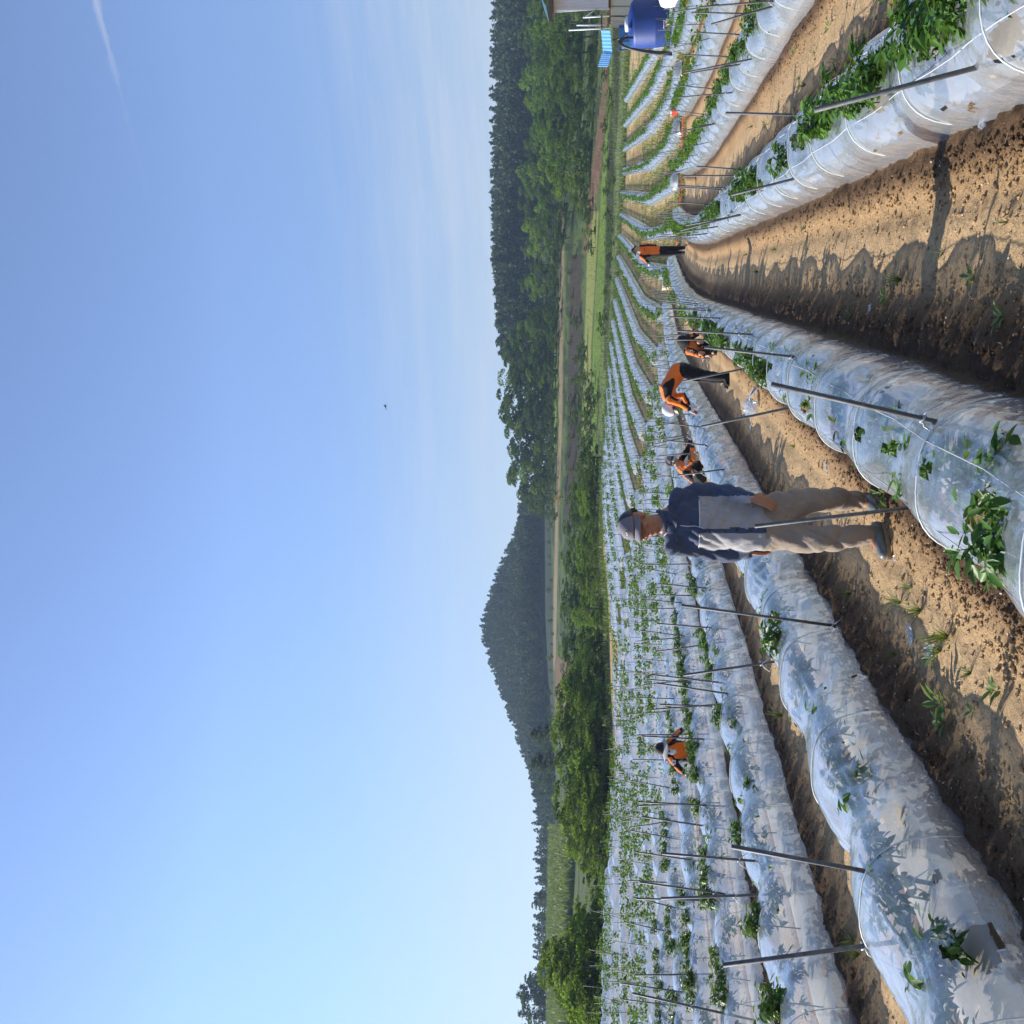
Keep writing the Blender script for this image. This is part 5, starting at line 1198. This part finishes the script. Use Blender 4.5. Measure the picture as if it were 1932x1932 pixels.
# ------------------------------------------------------------------ farmstead corner: tank, shed, building, pump
def hexc(n, c, **k): M[n] = simple(n, c, **k)
hexc('tank_blue', (.008, .035, .19), rough=.5, var=.25, scale=1.5); hexc('lid_white', (.65, .68, .70), rough=.4, var=.05); hexc('shed_blue', (.03, .20, .55), rough=.4, var=.15, scale=1); hexc('roof_blue', (.15, .45, .75), rough=.35, var=.12, scale=2)
hexc('cream', (.62, .62, .52), rough=.6, var=.06, scale=1); hexc('white_panel', (.72, .70, .72), rough=.45, var=.05, scale=2); hexc('rust', (.12, .07, .045), rough=.8, var=.3); hexc('rubber', (.012, .012, .014), rough=.5, var=.1)
hexc('red', (.50, .035, .02), rough=.45, var=.15); hexc('bucket', (.55, .42, .28), rough=.6, var=.1); hexc('sky_blue', (.35, .62, .80), rough=.4, var=.1)
def pt(x, y, D): return onD(x, y, D)
def gpt(y, D): 
    X, Y = at_polar(y, D); return np.array([X, Y, tz1(X, Y)])
# round water tank
g0 = gpt(53, 44); tk = empty('water_tank', tuple(g0)); tag(tk, 'big round dark blue water tank standing in front of the blue shed', 'water tank')
MB().lathe([(.98, -.05), (1.02, .02), (1.05, .25), (1.05, 1.0), (1.06, 1.04), (1.05, 1.08), (1.05, 1.95), (1.03, 2.02), (.85, 2.16), (.45, 2.27), (.30, 2.29)], n=40).build('body', M['tank_blue'], tk, True)
MB().lathe([(.30, 2.27), (.31, 2.29), (.31, 2.40), (.27, 2.43), (.05, 2.45)], n=24).build('lid', M['lid_white'], tk, True)
MB().box((-.3, -.75, 2.20), (.22, .3, .12), .3, .02).build('handle', M['tank_blue'], tk)
# blue corrugated shed
def corr(mb, a, b, h, pitch=.10, amp=.012, th=.004):
    """upright corrugated sheet from a to b"""
    a, b = np.array(a, float), np.array(b, float); L = np.linalg.norm(b - a); n = int(L / pitch * 4); d = (b - a) / L; nn = np.array([-d[1], d[0], 0]); V = []
    for i in range(n + 1):
        o_ = nn * amp * math.sin(i * math.pi / 2); p = a + d * L * i / n + o_
        for q, z in ((0, 0), (0, h), (th, h), (th, 0)): V.append(p + nn * q + ZZ * z)
    mb.add(V, [(i * 4 + k, i * 4 + 4 + k, i * 4 + 4 + (k + 1) % 4, i * 4 + (k + 1) % 4) for i in range(n) for k in range(4)] + [(3, 2, 1, 0), (n * 4, n * 4 + 1, n * 4 + 2, n * 4 + 3)])
c0 = gpt(100, 48); c1 = gpt(56, 48); c2 = gpt(92, 51); c3 = gpt(52, 51); sd = empty('shed', tuple(c0)); tag(sd, 'small shed of bright blue corrugated sheets with an uneven light blue roof', 'shed')
zb = min(c0[2], c1[2]) - .1; W = lambda c, z=0: np.array([c[0], c[1], zb + z]) - c0
mb = MB(); corr(mb, W(c0), W(c1), 2.62); mb.build('front_wall', M['shed_blue'], sd); mb = MB(); corr(mb, W(c2), W(c0), 2.66); mb.build('side_wall', M['shed_blue'], sd); mb = MB(); corr(mb, W(c3), W(c2), 2.66); corr(mb, W(c1), W(c3), 2.66); mb.build('rear_wall', M['shed_blue'], sd)
mb = MB(); corr(mb, W(c0) - HD3 * .06 + RT * .35, W(c0) - HD3 * .06, 2.5, .18, .03); mb.build('door', M['roof_blue'], sd)
for cc_ in (c0, c1): mb = MB(); mb.box(W(cc_, 1.3), (.07, .07, 2.65)); mb.build('post', M['rust'], sd)
mb = MB(); mb.box((W(c0) + W(c1)) / 2 - HD3 * .1 + ZZ * .42, (float(np.linalg.norm(c0 - c1)) + .15, .05, .95), HEAD); mb.build('base_panel', M['cream'], sd)
def sheet(pts, th, name, mat, par, O):
    V = [np.array(p) - O for p in pts]; n = len(V); V2 = V + [v - ZZ * th for v in V]; 
    return MB().add(V2, [tuple(range(n)), tuple(range(2 * n - 1, n - 1, -1))] + [(k, n + k, n + (k + 1) % n, (k + 1) % n) for k in range(n)]).build(name, mat, par)
def rsheet(yA, xA, yB, xB, D0_, D1_, name, lift):
    n = 22; V = []
    for i in range(n + 1):
        t = i / n; w_ = .012 * math.sin(i * 1.9)
        a = pt(xA + (xB - xA) * t, yA + (yB - yA) * t, D0_); b = pt(xA + (xB - xA) * t - lift, yA + (yB - yA) * t, D1_); V += [a - c0 + ZZ * w_, b - c0 + ZZ * w_, a - c0 + ZZ * (w_ - .02), b - c0 + ZZ * (w_ - .02)]
    Fc = [q for i in range(n) for q in ((i * 4, i * 4 + 4, i * 4 + 5, i * 4 + 1), (i * 4 + 2, i * 4 + 3, i * 4 + 7, i * 4 + 6), (i * 4, i * 4 + 2, i * 4 + 6, i * 4 + 4), (i * 4 + 1, i * 4 + 5, i * 4 + 7, i * 4 + 3))]
    return mk(name, V, Fc, M['roof_blue'], sd, False)
rsheet(57, 1151, 103, 1155, 47.6, 51.6, 'roof_sheet', 17); rsheet(102, 1154, 126, 1147, 47.4, 51.4, 'roof_sheet', 19)
# white building
b0 = gpt(44, 55); bd = empty('building', tuple(b0)); tag(bd, 'white farm building with a cream lower wall and ribbed white upper storey', 'building')
L = lambda x, y, D: onD(x, y, D) - b0
BD = unit(np.array([b0[0], b0[1], 0]) + RT * 12)
def slab(name, pts, th, mat, par=bd):
    V = [np.array(p) for p in pts]; n = len(V); V2 = V + [v + BD * th for v in V]
    return MB().add(V2, [tuple(range(n)), tuple(range(2 * n - 1, n - 1, -1))] + [(k, n + k, n + (k + 1) % n, (k + 1) % n) for k in range(n)]).build(name, mat, par)
def zrow(x, y0, y1, D): return [L(x, y0, D), L(x, y1, D)]
slab('lower_wall', [L(1230, 43, 55), L(1230, -300, 55), L(1150, -300, 55), L(1150, 43, 55)], 6, M['cream'])
for yy in (30, 12): slab('seam', [L(1228, yy, 54.97), L(1228, yy - .8, 54.97), L(1152, yy - .8, 54.97), L(1152, yy, 54.97)], .02, M['rust'])
mb = MB(); a = L(1148, 17, 54.6); b_ = L(1148, -300, 54.6); corr(mb, a, b_, 3.35, .22, .035); mb.build('upper_wall', M['white_panel'], bd)
slab('corner_strip', [L(1150, 19, 54.5), L(1150, 16.5, 54.5), L(1041, 16.5, 54.5), L(1041, 19, 54.5)], 5, M['lid_white'])
slab('upper_core', [L(1149, 17, 54.9), L(1149, -300, 54.9), L(1042, -300, 54.9), L(1042, 17, 54.9)], 5.5, M['white_panel'])
slab('eave', [L(1042, 40, 53.6), L(1036, -300, 53.6), L(1030, -300, 53.6), L(1036, 42, 53.6)], 8, M['rust'])
slab('gutter', [L(1036, 43, 53.3), L(1030, 12, 53.3), L(1022, 0, 53.3), L(1024, 0, 53.3), L(1029, 25, 53.3)], .12, M['sky_blue'])
slab('wall_cap', [L(1152, 46, 54.7), L(1152, -300, 54.7), L(1148, -300, 54.7), L(1148, 46, 54.7)], .2, M['rust'])
slab('block_wall', [L(1232, 52, 54.4), L(1232, 43, 54.4), L(1153, 43, 54.4), L(1153, 52, 54.4)], 3, M['concrete'])
for x0, y0, x1, y1 in ((1073, 57, 1152, 53), (1088, 47.5, 1145, 47.5), (1100, 33, 1150, 30)):
    q0 = L(x1, y1, 53.8); MB().tube([tuple(q0), tuple(L(x0, y0, 53.8))], .045, 8).build('pipe', M['hoop'], bd, True)
MB().tube([tuple(L(1102, 33, 53.7)), tuple(L(1126, 16, 54.2))], .03, 6).build('brace', M['hoop'], bd, True)
MB().tube([tuple(L(1135, 58, 53.8)), tuple(L(1135, 28, 53.8))], .05, 6).build('rail', M['rust'], bd, True)
MB().tube([tuple(L(x_, y_, 54.4)) for x_, y_ in ((1152, 32), (1158, 31), (1172, 31), (1186, 34), (1192, 36))], .025, 6).build('cable', M['rubber'], bd, True)
# fat black hoses curling down from the tank
def free(name, pts, r, mat, label, cat, n=8, group=None):
    P_ = [np.array(p, float) for p in pts]; Q = []
    for i in range(len(P_) - 1):
        p0, p1, p2, p3 = P_[max(i - 1, 0)], P_[i], P_[i + 1], P_[min(i + 2, len(P_) - 1)]
        for k in range(6):
            t = k / 6; Q.append(.5 * ((2 * p1) + (-p0 + p2) * t + (2 * p0 - 5 * p1 + 4 * p2 - p3) * t * t + (-p0 + 3 * p1 - 3 * p2 + p3) * t ** 3))
    Q.append(P_[-1]); o = MB().tube([tuple(q) for q in Q], r, n).build(name, M[mat], None, True); return tag(o, label, cat, group)
for dd_, off, l_ in ((42.6, 0, 'thick black hose curling down in front of the blue tank'), (42.3, 3, 'second black hose looping lower beside the blue tank')):
    free('hose', [pt(1190 + off, 71, 43.2), pt(1176 + off, 72, dd_), pt(1169 + off, 78, dd_), pt(1174 + off, 87, dd_), pt(1197 + off, 93 + off * .5, dd_), pt(1226 + off, 97 + off, dd_), pt(1268, 100 + off, dd_)], .055, 'rubber', l_, 'hose')
free('hose', [pt(1155, 76, 46), pt(1166, 74, 46), pt(1182, 66, 45.5), pt(1190, 60, 45)], .04, 'rubber', 'thin black hose hanging over the blue shed wall', 'hose')
# white cistern at the picture's edge and the pump beside it
g1 = gpt(-4, 41); ci = empty('cistern', tuple(g1)); tag(ci, 'white plastic cistern at the edge of the picture beside the tank', 'water tank')
MB().lathe([(.55, -.05), (.62, .05), (.64, .3), (.62, .33), (.64, .36), (.64, .68), (.56, .86), (.3, .96), (.1, .98)], n=28).build('body', M['lid_white'], ci, True)
MB().lathe([(.12, .96), (.13, .97), (.13, 1.04), (.03, 1.06)], n=16).build('lid', M['lid_white'], ci, True)
g2 = gpt(43, 41.5); pu = empty('pump', tuple(g2), HEAD); tag(pu, 'small engine pump with white and red fittings in front of the blue tank', 'pump')
MB().box((0, 0, .10), (.85, .45, .08)).build('frame', M['rust'], pu); MB().box((.12, 0, .32), (.42, .34, .34), 0, .04).build('engine', M['lid_white'], pu); MB().lathe([(.05, .45), (.14, .47), (.15, .60), (.12, .64), (.02, .65)], (-.25, 0, 0), 18).build('fuel_tank', M['lid_white'], pu, True)
MB().tube([(-.38, 0, .3), (-.38, 0, .62), (-.30, 0, .68)], .045, 8).build('outlet', M['red'], pu, True); MB().tube([(-.5, 0, .72), (-.15, 0, .72)], .02, 6).build('handle', M['hoop'], pu, True); MB().lathe([(.02, 0), (.16, .0), (.16, .05), (.02, .05)], (.0, -.2, .3), 16).build('flywheel', M['rubber'], pu, True)
# red hoses lying along the channel
def onchan(X, dy=0, dz=.05): Y = float(ditchY(X)) + dy; return np.array([X, Y, tz1(X, Y) + dz])
free('hose', [onchan(x_, .75 + .12 * math.sin(x_ * 1.7), .06) for x_ in np.arange(-1.4, 12, .8)], .05, 'red', 'red hose lying along the far side of the drainage channel', 'hose')
free('hose', [onchan(x_, -.72 + .1 * math.sin(x_ * 1.3), .04) for x_ in np.arange(1.8, 8, .7)], .045, 'red', 'red hose lying on the near side of the drainage channel', 'hose')
def crate(x, y, D, w, h, rz, mat, label, cat='box', name='box'):
    q = gpt(y, D); r = empty(name, tuple(q), rz); tag(r, label, cat)
    MB().box((0, 0, h / 2), (w, w * .75, h), 0, .02).build('body', M[mat], r); MB().box((0, 0, h + .012), (w * 1.04, w * .79, .03), 0, .008).build('lid', M['lid_white' if mat != 'lid_white' else 'bucket'], r); return r
crate(0, 538, 41, .55, .50, .5, 'bucket', 'pale tan box standing beside the channel left of the standing worker')
crate(0, 660, 43.5, .5, .3, .2, 'red', 'low red box by the channel among the row ends'); crate(0, 842, 46.5, .45, .3, .2, 'lid_white', 'small white box by the channel behind the crouching worker')
crate(0, 215, 43, .5, .35, .4, 'red', 'red box with a white lid by the channel on the right'); crate(0, 352, 42.6, .6, .28, .9, 'lid_white', 'low white box lying behind the channel on the right')
# ---- weeds, scraps, clods
def rosette(seed, n, L_, up):
    r = random.Random(seed); V, Fc = [], []
    for i in range(n):
        a = i * 2.4 + r.uniform(-.3, .3); leaf(V, Fc, (math.cos(a) * .008, math.sin(a) * .008, .012 + .004 * i), (math.cos(a), math.sin(a), up * r.uniform(.3, 1.4)), L_ * r.uniform(.6, 1.15), L_ * .36, r.gauss(0, .3), 1.2)
    return V, Fc
def tuft(seed, n, L_):
    r = random.Random(seed); V, Fc = [], []
    for i in range(n):
        a = r.uniform(0, 6.3); w = .003; l = L_ * r.uniform(.5, 1.2); e = r.uniform(.25, 1.1); b = len(V)
        for t in (0, .4, .75, 1): x = math.cos(a) * l * e * t; y = math.sin(a) * l * e * t; z = l * (t - .55 * e * t * t); ww = w * (1 - t * .85); V += [(x - math.sin(a) * ww, y + math.cos(a) * ww, z), (x + math.sin(a) * ww, y - math.cos(a) * ww, z)]
        Fc += [(b + 2 * k, b + 2 * k + 1, b + 2 * k + 3, b + 2 * k + 2) for k in range(3)]
    return V, Fc
WM = [mk('weed', *rosette(i, 7 + i, .055, .7), M['weed'], None, True) for i in range(4)] + [mk('weed', *tuft(i, 16 + 5 * i, .10), M['grass'], None, False) for i in range(4)]
WL = [(1568, 50, 1, 1.2), (1578, 115, 4, 1), (1540, 100, 0, .7), (1504, 95, 0, 1.1), (1520, 160, 5, 1.6), (1535, 225, 1, 1.1), (1508, 150, 4, 1.2), (1470, 305, 5, 1.0), (1447, 232, 1, 1.2), (1420, 238, 4, 1.3), (1465, 470, 5, 1.2), (1430, 512, 6, 1.2), (1410, 480, 4, 1), (1610, 590, 4, 1.1), (1700, 528, 6, 1.5), (1678, 560, 1, 1.2), (1845, 520, 0, 1.2), (1900, 595, 1, 1.1), (1780, 478, 4, .8), (1490, 560, 4, 1), (1520, 430, 5, 1), (1525, 470, 4, .8), (1455, 730, 5, 1), (1520, 795, 5, 1), (1500, 842, 4, 1.2), (1672, 930, 2, 1.3), (1683, 955, 1, 1.2), (1872, 1092, 2, 1.3), (1856, 1060, 1, 1.0), (1700, 1136, 5, 1.5), (1735, 1152, 6, 1.6), (1788, 1200, 6, 1.8), (1775, 1228, 5, 1.3), (1765, 1243, 1, 1), (1795, 1330, 2, 1.9), (1788, 1362, 1, 1.3), (1893, 1300, 2, 1.2), (1832, 1270, 4, 1), (1842, 1340, 0, .8), (1690, 1235, 4, .9), (1605, 1120, 5, 1.1), (1545, 1200, 5, .9), (1440, 1298, 4, 1.2), (1475, 1350, 6, 1.8), (1610, 1775, 6, 1.7), (1618, 1800, 5, 1.4), (1720, 1108, 4, 1), (1390, 640, 5, 1.3), (1350, 560, 6, 1.2), (1365, 500, 4, 1.2), (1340, 470, 6, 1.2), (1640, 300, 4, .8), (1590, 330, 0, .6), (1900, 420, 4, .8)]
for i, (x, y, k, s_) in enumerate(WL):
    z = -.1
    for _ in range(6):
        d = ray(x, y); t_ = (z - CZ) / d[2]; Q = d * t_; z = gz(Q[0], Q[1])
    o = WM[k].copy(); COL.objects.link(o); o.location = (Q[0], Q[1], z - .004); o.rotation_euler.z = i * 1.3; o.scale = (s_,) * 3
    tag(o, ('small broad leaved weed' if k < 4 else 'thin grassy weed') + ' on the bare soil, %s by distance from the picture top' % ordw(sorted(range(len(WL)), key=lambda j: WL[j][1]).index(i) + 1), 'weed', 'weeds scattered on the soil')
for o in WM: bpy.data.objects.remove(o)
def scrap(seed, s_):
    r = random.Random(seed); n = 7; V = []
    for i in range(n):
        for j in range(n): V.append(((i / 6 - .5) * s_ + r.uniform(-.1, .1) * s_, (j / 6 - .5) * s_ * .55 + r.uniform(-.08, .08) * s_, abs(r.gauss(0, .16)) * s_ * .6))
    return V, [(i * n + j, i * n + j + 1, (i + 1) * n + j + 1, (i + 1) * n + j) for i in range(n - 1) for j in range(n - 1)]
for i, (x, y, s_, l_) in enumerate([(1645, 583, .07, 'in the shade beside the front tunnel'), (1853, 240, .10, 'on the wide path near the right tunnel'), (1850, 215, .06, 'on the wide path by the vents'), (1418, 805, .12, 'behind the man by the tunnel edge'), (1720, 1195, .12, 'between the clods left of the man'), (1758, 1228, .12, 'beside a grassy weed'), (1520, 160, .04, 'between the right tunnels'), (1560, 880, .10, 'on the path to the right of the man'), (1690, 1055, .05, 'by the foot of the man')]):
    z = -.1
    for _ in range(6):
        d = ray(x, y); t_ = (z - CZ) / d[2]; Q = d * t_; z = gz(Q[0], Q[1])
    o = mk('plastic_scrap', *scrap(i, s_), M['scrap'], None, False); o.location = (Q[0], Q[1], z + .003); o.rotation_euler.z = i; tag(o, 'torn scrap of clear plastic lying ' + l_, 'scrap', 'plastic scraps on the ground')
# loose bunched film end with frayed strands beside the bending worker
q0 = onD(1372, 768, 12.6); q0[2] = tz1(q0[0], q0[1]); bn = empty('film_bundle', tuple(q0)); tag(bn, 'bunched white film end with frayed strands on the soil by the bending worker', 'film')
mb = MB(); ell(mb, (0, 0, .09), [np.array([.10, 0, 0]), np.array([0, .12, 0]), np.array([0, 0, .09])], 8); mb.v = [tuple(np.array(v) * (1 + .35 * math.sin(v[0] * 90) * math.sin(v[1] * 70 + v[2] * 60))) for v in mb.v]; mb.build('knot', M['scrap'], bn)
r = random.Random(4)
for i in range(9): a = r.uniform(-.6, .9); MB().tube([(0, 0, .08), (math.cos(a) * .14, -.05 + math.sin(a) * .1, .13), (math.cos(a) * .28, -.1 + math.sin(a) * .2, r.uniform(.02, .1))], [.012, .009, .004], 4).build('strand', M['string'], bn)
# clods and pebbles
g = np.random.default_rng(31)
ico = [(0, 0, 1), (.89, 0, .45), (.28, .85, .45), (-.72, .53, .45), (-.72, -.53, .45), (.28, -.85, .45), (.72, .53, -.45), (-.28, .85, -.45), (-.89, 0, -.45), (-.28, -.85, -.45), (.72, -.53, -.45), (0, 0, -1)]
icf = [(0, 1, 2), (0, 2, 3), (0, 3, 4), (0, 4, 5), (0, 5, 1), (1, 6, 2), (2, 7, 3), (3, 8, 4), (4, 9, 5), (5, 10, 1), (6, 7, 2), (7, 8, 3), (8, 9, 4), (9, 10, 5), (10, 6, 1), (11, 7, 6), (11, 8, 7), (11, 9, 8), (11, 10, 9), (11, 6, 10)]
ico = np.array(ico); icf = np.array(icf)
def scatter(n, near_bank, smin, smax, name, label, mat):
    D = 3.3 + 12 * g.random(n * 3) ** 1.7; y = g.uniform(-60, 2000, n * 3); lat = (966 - y) / F * D
    X = D * HD[0] + lat * RT[0]; Y = D * HD[1] + lat * RT[1]; s = shift(Y); dd = np.full(len(X), 9.0)
    for c in allc: q = X - c - s; dd = np.where(np.abs(q) < np.abs(dd), q, dd)
    ok = (np.abs(dd) > .47) & ((np.abs(dd) < g.uniform(.5, .5 + near_bank, len(X))) | (g.random(len(X)) < .15)); X, Y = X[ok][:n], Y[ok][:n]; m_ = len(X)
    ii = np.clip(np.searchsorted(gy, Y), 0, nv - 1); jj = np.clip(np.searchsorted(gx, X), 0, nh - 1); Z = GZI[ii, jj]; cl = col[ii, jj]
    sz = smin + (smax - smin) * g.random(m_) ** 3
    V = ico[None] * (sz[:, None, None] * g.uniform(.65, 1.25, (m_, 12, 1))) * np.array([1, 1, .75]) + np.stack([X, Y, Z + sz * .25], -1)[:, None]
    Fc = (icf[None] + (np.arange(m_) * 12)[:, None, None]).reshape(-1, 3)
    o = mk(name, V.reshape(-1, 3), Fc, mat, None, False); tag(o, label, 'soil', None, 'stuff')
    if mat is M['ground']:
        setattr_col(o, 'ground_colour', np.repeat(cl * (1 + .2 * (g.random((m_, 1)) - .5)), 12, 0))
    return o
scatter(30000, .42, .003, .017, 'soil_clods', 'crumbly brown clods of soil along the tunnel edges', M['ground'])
M['pebble'] = simple('pale_pebbles', (.55, .47, .37), .7, .3, 40)
scatter(1500, 1.2, .003, .009, 'pebbles', 'small pale pebbles and grit on the soil', M['pebble'])
g = np.random.default_rng(77); n_ = 1400
D = 3.3 + 12 * g.random(n_) ** 1.6; y = g.uniform(-60, 2000, n_); lat_ = (966 - y) / F * D; X = D * HD[0] + lat_ * RT[0]; Y = D * HD[1] + lat_ * RT[1]
dd = np.min(np.abs(X[:, None] - allc[None] - shift(Y)[:, None]), 1); X, Y = X[dd > .5], Y[dd > .5]; Z = np.array([gz(a, b_) for a, b_ in zip(X, Y)]) + .006; a = g.uniform(0, 6.3, len(X)); l = g.uniform(.01, .035, len(X)); w_ = .0012
dx, dy = np.cos(a) * l, np.sin(a) * l; ex, ey = -np.sin(a) * w_, np.cos(a) * w_; dz = g.uniform(-.004, .006, len(X))
SV = np.stack([np.stack([X - dx - ex, Y - dy - ey, Z], -1), np.stack([X + dx - ex, Y + dy - ey, Z + dz], -1), np.stack([X + dx + ex, Y + dy + ey, Z + dz], -1), np.stack([X - dx + ex, Y - dy + ey, Z], -1)], 1).reshape(-1, 3)
M['straw'] = simple('dry_straw', (.50, .38, .20), .8, .3, 30)
o = mk('straw_litter', SV, np.arange(len(SV)).reshape(-1, 4), M['straw'], None, False); tag(o, 'fine dry straw bits littering the soil', 'litter', None, 'stuff')
# a bird far up in the sky
bq = onD(728, 767, 60); br_ = empty('bird', tuple(bq)); tag(br_, 'tiny dark bird flying high in the open sky', 'bird')
mb = MB(); etube(mb, [(-.13, 0, 0), (0, 0, 0), (.12, 0, .01)], [(.02, .02), (.04, .035), (.025, .025)], (0, 1, 0), 8); ell(mb, (.17, 0, .02), [np.array([.03, 0, 0]), np.array([0, .024, 0]), np.array([0, 0, .024])], 6)
mb.add([(.05, .02, .02), (-.06, .02, .02), (-.07, .2, .07), (.02, .22, .08), (-.05, .4, .03), (.05, .02, .01), (-.06, .02, .01), (-.07, .2, .06), (.02, .22, .07), (-.05, .4, .02)], [(0, 1, 2, 3), (3, 2, 4), (5, 8, 7, 6), (8, 9, 7), (0, 3, 8, 5), (1, 6, 7, 2)])
mb.add([(.05, -.02, .02), (-.06, -.02, .02), (-.07, -.2, .07), (.02, -.22, .08), (-.05, -.4, .03), (.05, -.02, .01), (-.06, -.02, .01), (-.07, -.2, .06), (.02, -.22, .07), (-.05, -.4, .02)], [(0, 3, 2, 1), (3, 4, 2), (5, 6, 7, 8), (8, 7, 9), (0, 5, 8, 3), (1, 2, 7, 6)])
mb.build('body', M['dark'], br_, True); br_.rotation_euler.z = .6
# haze: one closed box of even, thin air round the whole scene
hz = MB(); hz.box((0, 620, 55), (1700, 1480, 150)); hv = NT('haze'); pv = hv.n('ShaderNodeVolumePrincipled', {'Color': (.50, .70, 1.0), 'Density': 0.00027, 'Anisotropy': .2}); hv.t.links.new(pv.outputs[0], hv.out.inputs['Volume'])
ho = hz.build('haze', hv.m); ho['kind'] = 'stuff'; ho['label'] = 'thin bluish morning haze over the valley'; ho.visible_shadow = True
